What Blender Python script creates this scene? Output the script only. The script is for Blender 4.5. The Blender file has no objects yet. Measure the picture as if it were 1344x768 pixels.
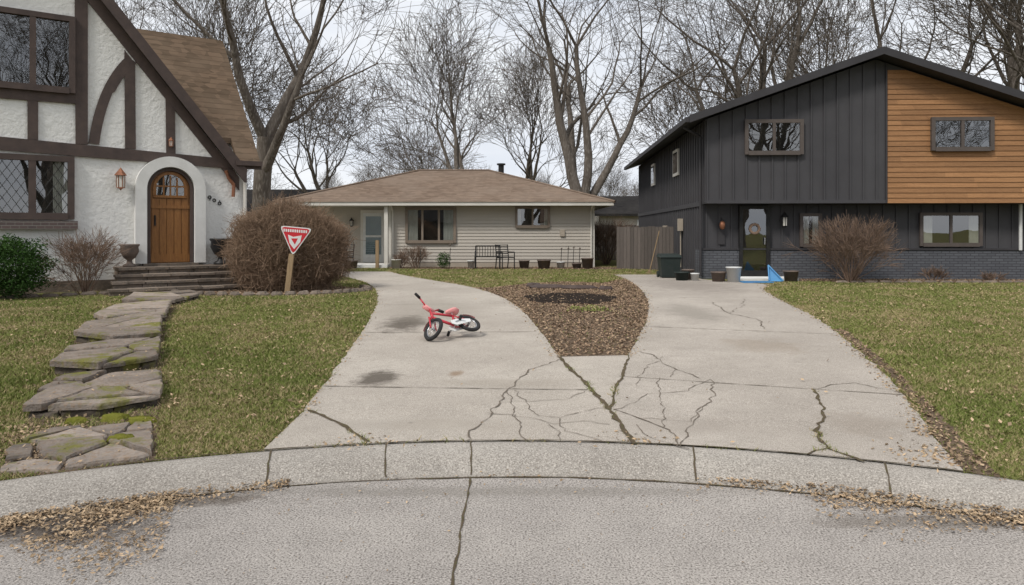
import bpy, bmesh, math, random
import numpy as np
from mathutils import Vector, Matrix, Euler
random.seed(7); RNG=np.random.default_rng(7)
S=bpy.context.scene
# ---------------------------------------------------------------- survey constants
FP=970.7; CX=672.; HY=305.; CH=1.65       # focal (px of 1344), horizon row, eye height
CC=(0.0,-0.8); RB=6.25                      # cul-de-sac centre, kerb back radius
def terr(x,y):
    r=np.hypot(x-CC[0],y-CC[1]); t=np.clip((r-RB)/9.0,0,1)
    return 0.1+0.2*t*t*(3-2*t)
def G(px,py):
    z=0.2
    for _ in range(40):
        d=(CH-z)*FP/(py-HY); x=(px-CX)*d/FP; z=float(terr(x,d))
    return (x,d)
def G0(px,py,z=0.0):
    d=(CH-z)*FP/(py-HY); return ((px-CX)*d/FP,d)
def GL(l): return [G(*p) for p in l]
# ---------------------------------------------------------------- materials
def nt(name,matte=False):
    m=bpy.data.materials.new(name); m.use_nodes=True; t=m.node_tree
    if matte:
        t.nodes.remove(t.nodes['Principled BSDF']); b=t.nodes.new('ShaderNodeBsdfDiffuse'); b.inputs['Roughness'].default_value=.3
        t.links.new(b.outputs[0],t.nodes['Material Output'].inputs[0]); return m,t,b
    return m,t,t.nodes['Principled BSDF']
def N(t,k,**kw):
    n=t.nodes.new(k)
    for a,b in kw.items(): setattr(n,a,b)
    return n
def noise(t,vec,scale,detail=3,rough=.6):
    n=N(t,'ShaderNodeTexNoise'); n.inputs['Scale'].default_value=scale; n.inputs['Detail'].default_value=detail; n.inputs['Roughness'].default_value=rough
    t.links.new(vec,n.inputs['Vector']); return n.outputs['Fac']
def ramp(t,fac,a,b,ca=(0,0,0,1),cb=(1,1,1,1)):
    r=N(t,'ShaderNodeValToRGB'); e=r.color_ramp.elements; e[0].position=a; e[1].position=b; e[0].color=ca; e[1].color=cb
    t.links.new(fac,r.inputs[0]); return r.outputs[0]
def mix(t,fac,a,b,mode='MIX'):
    m=N(t,'ShaderNodeMix',data_type='RGBA',blend_type=mode)
    for s,v in ((0,fac),(6,a),(7,b)):
        if isinstance(v,(int,float)): m.inputs[s].default_value=v
        elif isinstance(v,tuple): m.inputs[s].default_value=(*v[:3],1)
        else: t.links.new(v,m.inputs[s])
    return m.outputs[2]
def math_(t,op,a,b=None):
    m=N(t,'ShaderNodeMath',operation=op)
    for i,v in enumerate((a,b)):
        if v is None: continue
        if isinstance(v,(int,float)): m.inputs[i].default_value=v
        else: t.links.new(v,m.inputs[i])
    return m.outputs[0]
def bump(t,b,h,strength=.5,dist=.01):
    n=N(t,'ShaderNodeBump'); n.inputs['Strength'].default_value=strength; n.inputs['Distance'].default_value=dist
    t.links.new(h,n.inputs['Height']); t.links.new(n.outputs[0],b.inputs['Normal'])
def mat(name,c1,c2=None,scale=3.,rough=.8,bs=0,bd=.01,bscale=40.,island=0.0,stretch=(1,1,1),c3=None,spec=.3,metal=0,moss=0,matte=False,det=3):
    m,t,b=nt(name,matte); c2=c2 or tuple(x*.8 for x in c1)
    tc=N(t,'ShaderNodeTexCoord'); mp=N(t,'ShaderNodeMapping'); mp.inputs['Scale'].default_value=stretch
    t.links.new(tc.outputs['Object'],mp.inputs[0]); v=mp.outputs[0]
    col=mix(t,ramp(t,noise(t,v,scale,det),.3,.7),c1,c2)
    if c3: col=mix(t,ramp(t,noise(t,v,scale*6.3,min(2,det)),.5,.72),col,c3)
    if island:
        g=N(t,'ShaderNodeNewGeometry'); hs=N(t,'ShaderNodeHueSaturation')
        val=math_(t,'ADD',math_(t,'MULTIPLY',g.outputs['Random Per Island'],island*2),1-island)
        t.links.new(val,hs.inputs['Value']); t.links.new(col,hs.inputs['Color']); col=hs.outputs[0]
    if moss: col=mix(t,math_(t,'MULTIPLY',ramp(t,noise(t,v,2.3,5,.7),.53,.63),.85),col,(.17,.165,.04))
    if matte: t.links.new(col,b.inputs['Color'])
    else:
        t.links.new(col,b.inputs['Base Color']); b.inputs['Roughness'].default_value=rough; b.inputs['Metallic'].default_value=metal
        b.inputs['Specular IOR Level'].default_value=spec
    if bs: bump(t,b,noise(t,v,bscale,det),bs,bd)
    return m
def concrete(name,c1,c2,cpit,speck=170.,spots=(),pit=.5,bs=.6):
    m,t,b=nt(name,True); g=N(t,'ShaderNodeNewGeometry'); v=g.outputs['Position']
    n5=noise(t,v,3.4,6,.75)
    col=mix(t,ramp(t,noise(t,v,.55,3,.7),.36,.64),c1,c2)
    col=mix(t,math_(t,'MULTIPLY',ramp(t,n5,.46,.7),.55),col,tuple(x*.68 for x in c1))
    f=noise(t,v,speck,1,.8)
    col=mix(t,math_(t,'MULTIPLY',ramp(t,f,.36,.46,(1,1,1,1),(0,0,0,1)),pit),col,cpit)
    col=mix(t,math_(t,'MULTIPLY',ramp(t,f,.56,.66),.6),col,tuple(min(1,x*1.5) for x in c1))
    f3=noise(t,v,26,2,.8)
    col=mix(t,math_(t,'MULTIPLY',ramp(t,f3,.53,.7),.4),col,tuple(x*.55 for x in c1))
    for (sx,sy,rx,ry,cc,st) in spots:
        mp=N(t,'ShaderNodeMapping',vector_type='POINT'); mp.inputs['Location'].default_value=(-sx/rx,-sy/ry,0); mp.inputs['Scale'].default_value=(1/rx,1/ry,0)
        t.links.new(v,mp.inputs[0]); ln=N(t,'ShaderNodeVectorMath',operation='LENGTH'); t.links.new(mp.outputs[0],ln.inputs[0])
        dd=math_(t,'ADD',ln.outputs['Value'],math_(t,'MULTIPLY',math_(t,'SUBTRACT',n5,.5),2.4))
        rr=ramp(t,dd,.4,1.15,(1,1,1,1),(0,0,0,1))
        col=mix(t,math_(t,'MULTIPLY',rr,st),col,cc)
    t.links.new(col,b.inputs['Color'])
    bump(t,b,f,bs,.008)
    return m
def shingle(name,c1,c2,c3,step=.13):
    m,t,b=nt(name,True); g=N(t,'ShaderNodeTexCoord'); v=g.outputs['Object']
    mp=N(t,'ShaderNodeMapping'); mp.inputs['Scale'].default_value=(4.2,4.2,1/step); t.links.new(v,mp.inputs[0])
    vo=N(t,'ShaderNodeTexVoronoi'); vo.inputs['Scale'].default_value=1; t.links.new(mp.outputs[0],vo.inputs['Vector'])
    sp=N(t,'ShaderNodeSeparateColor'); t.links.new(vo.outputs['Color'],sp.inputs[0])
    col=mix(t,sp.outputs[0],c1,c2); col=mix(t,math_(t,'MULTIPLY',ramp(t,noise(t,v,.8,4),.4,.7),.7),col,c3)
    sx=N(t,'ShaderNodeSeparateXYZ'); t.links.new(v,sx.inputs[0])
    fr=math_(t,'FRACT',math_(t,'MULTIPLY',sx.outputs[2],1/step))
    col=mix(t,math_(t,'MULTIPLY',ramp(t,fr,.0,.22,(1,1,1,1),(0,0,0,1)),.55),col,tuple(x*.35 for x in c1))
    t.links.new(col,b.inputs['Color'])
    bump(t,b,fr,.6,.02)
    return m
def brickmat(name,c1,c2,cm):
    m,t,b=nt(name); tc=N(t,'ShaderNodeTexCoord'); sx=N(t,'ShaderNodeSeparateXYZ'); t.links.new(tc.outputs['Object'],sx.inputs[0])
    cb=N(t,'ShaderNodeCombineXYZ'); t.links.new(math_(t,'ADD',sx.outputs[0],sx.outputs[1]),cb.inputs[0]); t.links.new(sx.outputs[2],cb.inputs[1])
    br=N(t,'ShaderNodeTexBrick'); t.links.new(cb.outputs[0],br.inputs['Vector'])
    br.inputs['Scale'].default_value=1; br.inputs['Brick Width'].default_value=.22; br.inputs['Row Height'].default_value=.075; br.inputs['Mortar Size'].default_value=.009
    for k,c in (('Color1',c1),('Color2',c2),('Mortar',cm)): br.inputs[k].default_value=(*c,1)
    t.links.new(br.outputs[0],b.inputs['Base Color']); b.inputs['Roughness'].default_value=.75
    inv=math_(t,'SUBTRACT',1,br.outputs['Fac']); bump(t,b,inv,.8,.01); return m
def glassmat():
    m=bpy.data.materials.new('window_glass'); m.use_nodes=True; t=m.node_tree; t.nodes.clear()
    o=N(t,'ShaderNodeOutputMaterial'); mx=N(t,'ShaderNodeMixShader'); tr=N(t,'ShaderNodeBsdfTransparent'); gl=N(t,'ShaderNodeBsdfGlossy')
    tr.inputs[0].default_value=(.82,.86,.87,1); gl.inputs['Roughness'].default_value=.01
    tc=N(t,'ShaderNodeTexCoord'); bp=N(t,'ShaderNodeBump'); bp.inputs['Strength'].default_value=.10; bp.inputs['Distance'].default_value=.02
    t.links.new(noise(t,tc.outputs['Object'],1.6,1),bp.inputs['Height']); t.links.new(bp.outputs[0],gl.inputs['Normal'])
    lw=N(t,'ShaderNodeLayerWeight'); lw.inputs[0].default_value=.2
    fac=math_(t,'ADD',math_(t,'MULTIPLY',lw.outputs['Facing'],.6),.24)
    t.links.new(fac,mx.inputs[0]); t.links.new(tr.outputs[0],mx.inputs[1]); t.links.new(gl.outputs[0],mx.inputs[2]); t.links.new(mx.outputs[0],o.inputs[0]); return m
def boardmat(name,c1,c2,c3,along=(1.2,1.2,30),isl=.22):
    return mat(name,c1,c2,1.5,.6,.3,.004,8,island=isl,stretch=along,c3=c3)
M={}
M['stucco']=mat('stucco',(.82,.81,.78),(.74,.73,.70),1.3,.9,.8,.03,9,c3=(.77,.76,.73),matte=True)
M['timber']=mat('timber',(.095,.068,.058),(.065,.048,.043),4,.7,.4,.006,30)
M['trimwhite']=mat('stone_trim',(.77,.76,.73),(.67,.66,.63),3,.85,.5,.008,25,matte=True)
M['dark']=mat('dark_interior',(.010,.010,.012),(.028,.026,.023),1.2,.9,matte=True)
M['curtain']=mat('curtain',(.6,.57,.5),(.45,.43,.38),2,.9,matte=True)
M['glass']=glassmat()
M['doorwood']=mat('door_wood',(.31,.145,.045),(.21,.088,.027),2,.45,.25,.004,20,stretch=(14,14,1),c3=(.14,.06,.02))
M['copper']=mat('copper_metal',(.4,.17,.09),(.25,.12,.08),8,.45,metal=.6)
M['blackmetal']=mat('black_metal',(.02,.02,.022),(.035,.033,.03),8,.5,metal=.3)
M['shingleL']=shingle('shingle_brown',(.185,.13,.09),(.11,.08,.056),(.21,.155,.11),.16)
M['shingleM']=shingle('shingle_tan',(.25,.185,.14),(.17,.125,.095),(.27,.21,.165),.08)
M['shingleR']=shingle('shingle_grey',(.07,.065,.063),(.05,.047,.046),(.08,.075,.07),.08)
M['sidingM']=mat('vinyl_siding',(.50,.455,.395),(.45,.41,.355),.6,.6,c3=(.47,.43,.375))
M['tan']=mat('tan_trim',(.42,.36,.29),(.36,.31,.25),2,.6)
M['cream']=mat('cream_trim',(.68,.65,.59),(.6,.57,.51),2,.6)
M['grey']=mat('grey_siding',(.070,.068,.072),(.055,.053,.057),.8,.65,.2,.003,12)
M['greytrim']=mat('grey_trim',(.05,.047,.05),(.038,.036,.038),2,.6)
M['brickG']=brickmat('painted_brick',(.105,.11,.122),(.08,.083,.094),(.042,.043,.05))
M['brickT']=brickmat('brick_sill',(.12,.08,.07),(.09,.065,.06),(.2,.18,.16))
M['cedar']=boardmat('cedar_boards',(.38,.20,.09),(.29,.145,.062),(.19,.09,.04),(1.2,1.2,22),.2)
M['stone']=mat('step_stone',(.24,.195,.16),(.14,.12,.10),3,.9,.8,.02,14,island=.25,c3=(.26,.2,.15),matte=True)
M['fence']=boardmat('fence_wood',(.14,.115,.1),(.1,.085,.075),(.07,.06,.05),(25,25,1.5),.25)
M['bark']=mat('bark',(.165,.14,.118),(.105,.088,.074),2.2,.95,1,.06,9,stretch=(1,1,.3),c3=(.22,.195,.168),matte=True,det=1)
M['twig']=mat('twig',(.25,.175,.13),(.17,.118,.088),3,island=.35,matte=True,det=1)
M['twig2']=mat('twig_hedge',(.32,.225,.155),(.24,.165,.115),2.5,island=.4,matte=True,det=1)
M['white']=mat('white_plastic',(.72,.72,.7),(.62,.62,.6),5,.5)
M['red']=mat('red_paint',(.55,.025,.035),(.48,.02,.03),6,.35,spec=.5)
M['pinkframe']=mat('coral_paint',(.52,.04,.055),(.45,.03,.045),6,.35,spec=.5)
M['pink']=mat('pink_plastic',(.8,.36,.34),(.72,.28,.27),9,.4)
M['rubber']=mat('rubber',(.022,.022,.023),(.04,.038,.036),20,.85)
M['chrome']=mat('chrome',(.55,.55,.56),(.45,.45,.46),20,.25,metal=.9)
M['postwood']=mat('post_wood',(.34,.24,.14),(.26,.18,.1),3,.8,.3,.004,20,stretch=(8,8,1))
M['bin']=mat('green_bin',(.02,.03,.027),(.03,.037,.034),6,.5)
M['blue']=mat('blue_plastic',(.08,.24,.48),(.1,.3,.52),5,.45)
M['soil']=mat('mulch_soil',(.17,.125,.09),(.11,.08,.058),6,.95,1,.03,45,c3=(.22,.165,.115),matte=True,det=2)
M['blacksoil']=mat('black_soil',(.03,.024,.021),(.045,.037,.031),8,.95,1,.04,35,c3=(.06,.048,.04),matte=True,det=2)
M['litter']=mat('leaf_litter',(.34,.245,.165),(.245,.165,.11),7,island=.5,matte=True,det=1)
M['dryleaf']=mat('dry_leaves',(.44,.33,.215),(.31,.22,.14),7,island=.55,matte=True,det=1)
M['leafdark']=mat('evergreen_leaf',(.035,.075,.02),(.055,.1,.03),5,island=.4,matte=True,det=1)
M['crack']=mat('crack_dirt',(.085,.066,.048),(.13,.1,.072),9,1,c3=(.1,.105,.04),matte=True)
M['hair']=mat('hairline_crack',(.13,.108,.085),(.2,.17,.14),9,1,matte=True)
M['joint']=mat('joint_dirt',(.14,.12,.095),(.2,.17,.14),9,1,matte=True)
M['clay']=mat('clay_pot',(.2,.15,.12),(.12,.1,.09),9,.85,.5,.01,40)
def grassmat():
    m,t,b=nt('grass_blades',True); g=N(t,'ShaderNodeNewGeometry'); v=g.outputs['Position']
    col=mix(t,ramp(t,noise(t,v,.6,2,.65),.38,.62),(.15,.185,.048),(.225,.235,.078))
    dry=ramp(t,noise(t,v,1.1,4,.75),.44,.64)
    r=g.outputs['Random Per Island']
    col=mix(t,ramp(t,r,.2,1.),col,(.23,.26,.085))
    s=math_(t,'ADD',r,math_(t,'MULTIPLY',dry,.62))
    col=mix(t,ramp(t,s,.78,.95),col,(.40,.32,.18))
    t.links.new(col,b.inputs['Color']); return m
def lawnmat():
    m,t,b=nt('lawn_ground',True); g=N(t,'ShaderNodeNewGeometry'); v=g.outputs['Position']
    col=mix(t,ramp(t,noise(t,v,.5,3,.65),.35,.65),(.135,.155,.05),(.18,.175,.07))
    col=mix(t,ramp(t,noise(t,v,2.3,4,.7),.46,.66),col,(.21,.165,.095))
    col=mix(t,ramp(t,noise(t,v,30,2,.7),.45,.7),col,(.12,.095,.05))
    t.links.new(col,b.inputs['Color']); return m
M['grass']=grassmat(); M['lawn']=lawnmat()
# ---------------------------------------------------------------- mesh builder
class MB:
    def __init__(s): s.v=[]; s.f=[]
    def add(s,vs,fs):
        o=len(s.v); s.v+= [tuple(p) for p in vs]; s.f+=[tuple(i+o for i in f) for f in fs]
    def hexa(s,p): s.add(p,[(0,3,2,1),(4,5,6,7),(0,1,5,4),(1,2,6,5),(2,3,7,6),(3,0,4,7)])
    def wbox(s,x0,x1,y0,y1,z0,z1): s.hexa([(x0,y0,z0),(x1,y0,z0),(x1,y1,z0),(x0,y1,z0),(x0,y0,z1),(x1,y0,z1),(x1,y1,z1),(x0,y1,z1)])
    def tube(s,a,b,r0,r1=None,n=8):
        r1=r0 if r1 is None else r1; a=Vector(a); b=Vector(b); d=(b-a).normalized()
        u=d.orthogonal().normalized(); w=d.cross(u); vs=[]
        for c,r in ((a,r0),(b,r1)):
            for i in range(n): 
                q=2*math.pi*i/n; vs.append(c+(u*math.cos(q)+w*math.sin(q))*r)
        fs=[(i,(i+1)%n,n+(i+1)%n,n+i) for i in range(n)]+[tuple(range(n))[::-1],tuple(range(n,2*n))]
        s.add(vs,fs)
    def path(s,pts,r,n=8):
        for a,b in zip(pts,pts[1:]): s.tube(a,b,r,r,n)
    def lathe(s,prof,c,n=16):
        vs=[]; k=len(prof)
        for i in range(n):
            q=2*math.pi*i/n
            for (r,z) in prof: vs.append((c[0]+r*math.cos(q),c[1]+r*math.sin(q),c[2]+z))
        fs=[(i*k+j,((i+1)%n)*k+j,((i+1)%n)*k+j+1,i*k+j+1) for i in range(n) for j in range(k-1)]
        s.add(vs,fs)
    def torus(s,c,ax,R,r,n=28,k=8):
        c=Vector(c); ax=Vector(ax).normalized(); u=ax.orthogonal().normalized(); w=ax.cross(u); vs=[]
        for i in range(n):
            q=2*math.pi*i/n; d=u*math.cos(q)+w*math.sin(q)
            for j in range(k):
                a=2*math.pi*j/k; vs.append(c+d*(R+r*math.cos(a))+ax*(r*math.sin(a)))
        s.add(vs,[(i*k+j,((i+1)%n)*k+j,((i+1)%n)*k+(j+1)%k,i*k+(j+1)%k) for i in range(n) for j in range(k)])
    def obj(s,name,m,parent=None,loc=(0,0,0),smooth=False):
        me=bpy.data.meshes.new(name); me.from_pydata([(a-loc[0],b-loc[1],c-loc[2]) for a,b,c in s.v],[],s.f)
        bm=bmesh.new(); bm.from_mesh(me); bmesh.ops.recalc_face_normals(bm,faces=bm.faces); bm.to_mesh(me); bm.free()
        if smooth: me.shade_smooth()
        me.materials.append(m); o=bpy.data.objects.new(name,me); S.collection.objects.link(o)
        if parent: o.parent=parent
        else: o.location=loc
        return o
class Group:
    def __init__(s,name,loc):
        s.loc=loc; s.e=bpy.data.objects.new(name,None); s.e.location=loc; S.collection.objects.link(s.e); s.e.empty_display_size=.3; s.p={}
    def __call__(s,part,mk,smooth=False):
        if part not in s.p: s.p[part]=(MB(),mk,smooth)
        return s.p[part][0]
    def done(s):
        for k,(mb,mk,sm) in s.p.items():
            if mb.v: mb.obj(k,M[mk],s.e,s.loc,sm)
def fast(name,V,F,m,parent=None,loc=(0,0,0),smooth=False):
    V=np.asarray(V,dtype=np.float32)-np.array(loc,dtype=np.float32); F=np.asarray(F,dtype=np.int32)
    me=bpy.data.meshes.new(name); me.vertices.add(len(V)); me.vertices.foreach_set('co',V.ravel())
    k=F.shape[1]; me.loops.add(F.size); me.loops.foreach_set('vertex_index',F.ravel())
    me.polygons.add(len(F)); me.polygons.foreach_set('loop_start',np.arange(0,F.size,k,dtype=np.int32))
    me.update(calc_edges=True); 
    if smooth: me.shade_smooth()
    me.materials.append(m)
    o=bpy.data.objects.new(name,me); S.collection.objects.link(o)
    if parent: o.parent=parent
    else: o.location=loc
    return o
def frusta(P0,P1,R0,R1,n):
    P0=np.asarray(P0,float);P1=np.asarray(P1,float);R0=np.asarray(R0,float);R1=np.asarray(R1,float)
    d=P1-P0; L=np.linalg.norm(d,axis=1,keepdims=True)+1e-9; d=d/L
    ref=np.where(np.abs(d[:,:1])<.9,np.array([[1.,0,0]]),np.array([[0,1.,0]]))
    u=np.cross(d,ref); u/=np.linalg.norm(u,axis=1,keepdims=True); w=np.cross(d,u)
    a=np.arange(n)*2*np.pi/n
    ring=u[:,None,:]*np.cos(a)[None,:,None]+w[:,None,:]*np.sin(a)[None,:,None]
    V=np.concatenate([P0[:,None,:]+ring*R0[:,None,None],(P1+d*R1[:,None]*.3)[:,None,:]+ring*R1[:,None,None]],axis=1).reshape(-1,3)
    base=(np.arange(len(P0))*2*n)[:,None,None]; i=np.arange(n); q=np.stack([i,(i+1)%n,n+(i+1)%n,n+i],1)[None]
    return V,(base+q).reshape(-1,4)
def joinVF(l):
    Vs=[];Fs=[];o=0
    for V,F in l: Vs.append(V);Fs.append(F+o);o+=len(V)
    return np.concatenate(Vs),np.concatenate(Fs)
# ---------------------------------------------------------------- ground
def arc(x0,x1,n=24,r=RB+.004): 
    return [(x,CC[1]+math.sqrt(r*r-x*x)) for x in np.linspace(x0,x1,n)]
NA=256
radii=list(np.arange(RB,34,.4))+list(np.geomspace(34.5,3500,26))
a=np.arange(NA)*2*np.pi/NA
V=[];F=[]
for r in radii:
    x=CC[0]+r*np.cos(a); y=CC[1]+r*np.sin(a); V.append(np.stack([x,y,terr(x,y)],1))
V=np.concatenate(V)
for k in range(len(radii)-1):
    i=np.arange(NA); F.append(np.stack([k*NA+i,(k+1)*NA+i,(k+1)*NA+(i+1)%NA,k*NA+(i+1)%NA],1))
fast('ground',V,np.concatenate(F),M['lawn'],smooth=True)
M['street']=concrete('street_surface',(.42,.385,.35),(.33,.302,.278),(.11,.097,.085),85,
     spots=[(*G0(60,690),.9,.3,(.07,.054,.042),.8),(*G0(250,655),.7,.14,(.09,.07,.052),.6),(*G0(1230,685),.9,.14,(.12,.1,.08),.5),(*G0(640,645),2.2,.12,(.22,.2,.175),.5)],pit=.8,bs=1.)
M['curb']=concrete('kerb_concrete',(.44,.405,.36),(.33,.30,.265),(.15,.13,.11),90,pit=.6,bs=.8)
M['drive1']=concrete('driveway_concrete',(.46,.415,.36),(.365,.325,.28),(.2,.17,.14),120,
     spots=[(*G(533,425),.42,1.0,(.10,.085,.07),.85),(*G(497,498),.25,.42,(.10,.085,.07),.85),(*G(598,492),.1,.16,(.2,.12,.06),.6),(*G(575,445),.3,.4,(.2,.17,.14),.35),(*G(560,405),1.2,2.2,(.28,.25,.21),.45),(*G(660,505),.8,.25,(.28,.245,.2),.4),(*G(560,560),.9,.22,(.3,.265,.22),.35)],bs=.4)
M['drive2']=concrete('driveway_concrete_b',(.44,.395,.345),(.345,.308,.268),(.19,.165,.135),120,
     spots=[(*G(905,375),1.5,3,(.23,.2,.175),.6),(*G(905,410),.5,1.6,(.22,.2,.17),.5),(*G(1000,455),.6,.6,(.22,.17,.12),.35),(*G(1140,560),.4,.4,(.25,.21,.17),.4),(*G(900,560),.6,.3,(.27,.235,.2),.35)],bs=.4)
prof=[(0.01,0),(2,0),(4,0),(5.0,0),(5.7,-.002),(5.80,.0)]
def ringmesh(name,prof,m):
    V=[];F=[]
    for r,z in prof: V.append(np.stack([CC[0]+r*np.cos(a),CC[1]+r*np.sin(a),np.full(NA,z)],1))
    for k in range(len(prof)-1):
        i=np.arange(NA); F.append(np.stack([k*NA+i,(k+1)*NA+i,(k+1)*NA+(i+1)%NA,k*NA+(i+1)%NA],1))
    return fast(name,np.concatenate(V),np.concatenate(F),m,smooth=True)
ringmesh('street',prof,M['street'])
ringmesh('curb',[(5.79,-.03),(5.792,.006),(5.84,.02),(5.89,.05),(5.94,.078),(5.99,.096),(6.06,.106),(6.2,.110),(6.255,.108),(6.26,.05)],M['curb'])
def drape(poly,off,step=.5):
    bm=bmesh.new(); vs=[bm.verts.new((x,y,0)) for x,y in poly]; bm.faces.new(vs); bmesh.ops.triangulate(bm,faces=bm.faces[:])
    xs=[p[0] for p in poly]; ys=[p[1] for p in poly]
    for ax,lo,hi in ((0,min(xs),max(xs)),(1,min(ys),max(ys))):
        k=math.ceil(lo/step)*step
        while k<hi:
            co=[0,0,0]; co[ax]=k; no=[0,0,0]; no[ax]=1
            bmesh.ops.bisect_plane(bm,geom=bm.verts[:]+bm.edges[:]+bm.faces[:],plane_co=co,plane_no=no,dist=1e-5); k+=step
    for v in bm.verts: v.co.z=float(terr(v.co.x,v.co.y))+off
    bmesh.ops.recalc_face_normals(bm,faces=bm.faces)
    for f in bm.faces:
        if f.normal.z<0: f.normal_flip()
    return bm
def drape_obj(name,poly,off,m):
    bm=drape(poly,off); me=bpy.data.meshes.new(name); bm.to_mesh(me); bm.free(); me.shade_smooth(); me.materials.append(m)
    o=bpy.data.objects.new(name,me); S.collection.objects.link(o); return o
def chaikin(p,it=2):
    for _ in range(it):
        q=[p[0]]
        for A,B in zip(p,p[1:]):
            q.append((A[0]*.75+B[0]*.25,A[1]*.75+B[1]*.25)); q.append((A[0]*.25+B[0]*.75,A[1]*.25+B[1]*.75))
        p=q+[p[-1]]
    return p
def jag(p,amp):
    out=[]
    for A,B in zip(p,p[1:]):
        L=math.hypot(B[0]-A[0],B[1]-A[1]); n=max(1,int(L/.12))
        for k in range(n):
            t=k/n; j=amp if 0<k else amp*.5
            out.append((A[0]+(B[0]-A[0])*t+random.uniform(-j,j),A[1]+(B[1]-A[1])*t+random.uniform(-j,j)))
    out.append(p[-1]); return out
xl=G(352,587)[0]; xm=G(830,585)[0]; xr=G(1232,604)[0]
edge_in=chaikin(GL([(735,470),(705,430),(682,405),(655,388),(615,376),(570,369),(530,362),(512,357)]))
edge_l=chaikin(GL([(425,357),(455,364),(485,372),(497,385),(495,402),(480,430),(462,455),(430,500),(395,545)]))
edge_r=chaikin(GL([(1222,575),(1205,540),(1165,497),(1130,465),(1100,438),(1060,412),(1020,393),(1000,380),(1010,374)]))
edge_i2=chaikin(GL([(805,361),(830,370),(850,390),(853,412),(840,440),(825,468)]))
p735=G(735,470); p825=G(825,468); p800=G(800,538)
D1=arc(xl,xm)+[p800]+jag(edge_in,.012)+jag(edge_l,.02)
D2=arc(xm,xr)+jag(edge_r,.035)+GL([(930,368),(870,361)])+jag(edge_i2,.02)+[p800]
TR=[p735,p800,p825]
drape_obj('driveway',D1,.014,M['drive1']); drape_obj('driveway',D2,.015,M['drive2']); drape_obj('driveway_slab',TR,.016,M['drive1'])
ISL=[p735,p825]+list(reversed(edge_i2[4:]))+GL([(790,372),(740,370),(690,373),(645,378)])+list(reversed(edge_in[:18]))
drape_obj('mulch_bed',ISL,.007,M['soil'])
cs=G(750,392); SOIL=[(cs[0]+.95*math.cos(q)*random.uniform(.85,1.1),cs[1]+1.35*math.sin(q)*random.uniform(.85,1.1)) for q in np.linspace(0,2*math.pi,28)[:-1]]
drape_obj('fire_pit_soil',SOIL,.016,M['blacksoil'])
DIRT=GL([(1095,432),(1130,462),(1165,492),(1207,535),(1226,575),(1234,608),(1330,642),(1275,590),(1235,545),(1190,500),(1150,465),(1110,434)])
drape_obj('dirt_edge',jag(DIRT,.05),.005,M['soil'])
hb=G(372,377); BEDL=[(hb[0]+2.25*math.cos(q),17.1+1.35*math.sin(q)) for q in np.linspace(0,2*math.pi,40)[:-1]]
drape_obj('mulch_bed',BEDL,.007,M['soil'])
BEDM=[(-4.6,28.5),(-4.6,27.2),(-2,27.0),(1,27.1),(4.0,26.6),(4.0,28.5)]
drape_obj('mulch_bed',BEDM,.007,M['soil'])
BEDR=[(7.75,21.4),(7.7,20.4),(9,19.8),(12,19.7),(16.5,19.8),(16.5,21.4)]
drape_obj('mulch_bed',BEDR,.006,M['soil'])
CR=[]
def ribbon(mb,pts,w,off,amp=.03,zf=None,seg=.07):
    P=[]
    for A,B in zip(pts,pts[1:]):
        L=math.hypot(B[0]-A[0],B[1]-A[1]); n=max(1,int(L/seg))
        for k in range(n):
            t=k/n; P.append((A[0]+(B[0]-A[0])*t,A[1]+(B[1]-A[1])*t))
    P.append(pts[-1]); out=[]; wx=wy=0
    for i,p in enumerate(P):
        wx=wx*.75+random.uniform(-amp,amp); wy=wy*.75+random.uniform(-amp,amp)
        if i in(0,len(P)-1): wx=wy=0
        out.append((p[0]+wx,p[1]+wy))
    vs=[]
    for i,p in enumerate(out):
        A=out[max(0,i-1)];B=out[min(len(out)-1,i+1)]; dx,dy=B[0]-A[0],B[1]-A[1]; L=math.hypot(dx,dy)+1e-9
        ww=w*random.uniform(.25,1.35)*.5; nx,ny=-dy/L*ww,dx/L*ww
        for s_ in (1,-1):
            x,y=p[0]+nx*s_,p[1]+ny*s_; z=(float(terr(x,y)) if zf is None else zf)+off; vs.append((x,y,z))
    mb.add(vs,[(2*i,2*i+2,2*i+3,2*i+1) for i in range(len(out)-1)]); return out
ck=MB(); jt=MB(); hc=MB()
for l,w in [([(735,470),(800,538),(834,586)],.045),([(825,468),(800,538)],.03),([(405,541),(440,556),(482,583)],.035)]: CR+=ribbon(ck,GL(l),w,.021,.012)
for l,w in [([(463,438),(705,437)],.018),([(411,509),(771,514)],.016),([(846,430),(1094,440)],.016),([(812,496),(1192,521)],.014),([(493,401),(672,400)],.014),([(852,392),(1010,392)],.014),([(735,470),(825,468)],.02),([(640,380),(560,381),(498,384)],.012)]: ribbon(jt,GL(l),w,.021,.003)
net=[([(612,583),(640,545),(665,515),(700,487),(738,473)],.014),([(665,515),(675,548),(720,560),(760,555),(800,560)],.009),([(640,545),(675,548),(690,575),(700,584)],.008),
([(675,515),(690,530),(705,547),(735,552),(780,540),(800,538)],.009),([(690,530),(740,528),(768,516)],.008),([(655,530),(690,530)],.008),([(720,560),(735,582)],.007),([(735,552),(745,570),(790,582)],.007),
([(838,463),(860,468),(885,485),(918,499)],.014),([(806,540),(840,552),(870,565),(890,588),(905,593)],.014),([(932,500),(930,530),(905,555),(893,590)],.010),([(806,540),(850,520),(900,515),(932,500)],.008),([(866,498),(865,530),(870,565)],.008),([(840,552),(905,555),(935,530)],.007),([(893,590),(862,580),(835,560)],.007),
([(870,470),(845,490),(838,510)],.007),([(935,398),(958,412),(990,420),(1003,433)],.015),([(958,412),(975,402),(975,393)],.01),([(885,485),(880,497)],.008),([(1192,521),(1120,505),(1066,513)],.010)]
for l,w in net: ribbon(hc,GL(l),w,.0205,.028)
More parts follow.
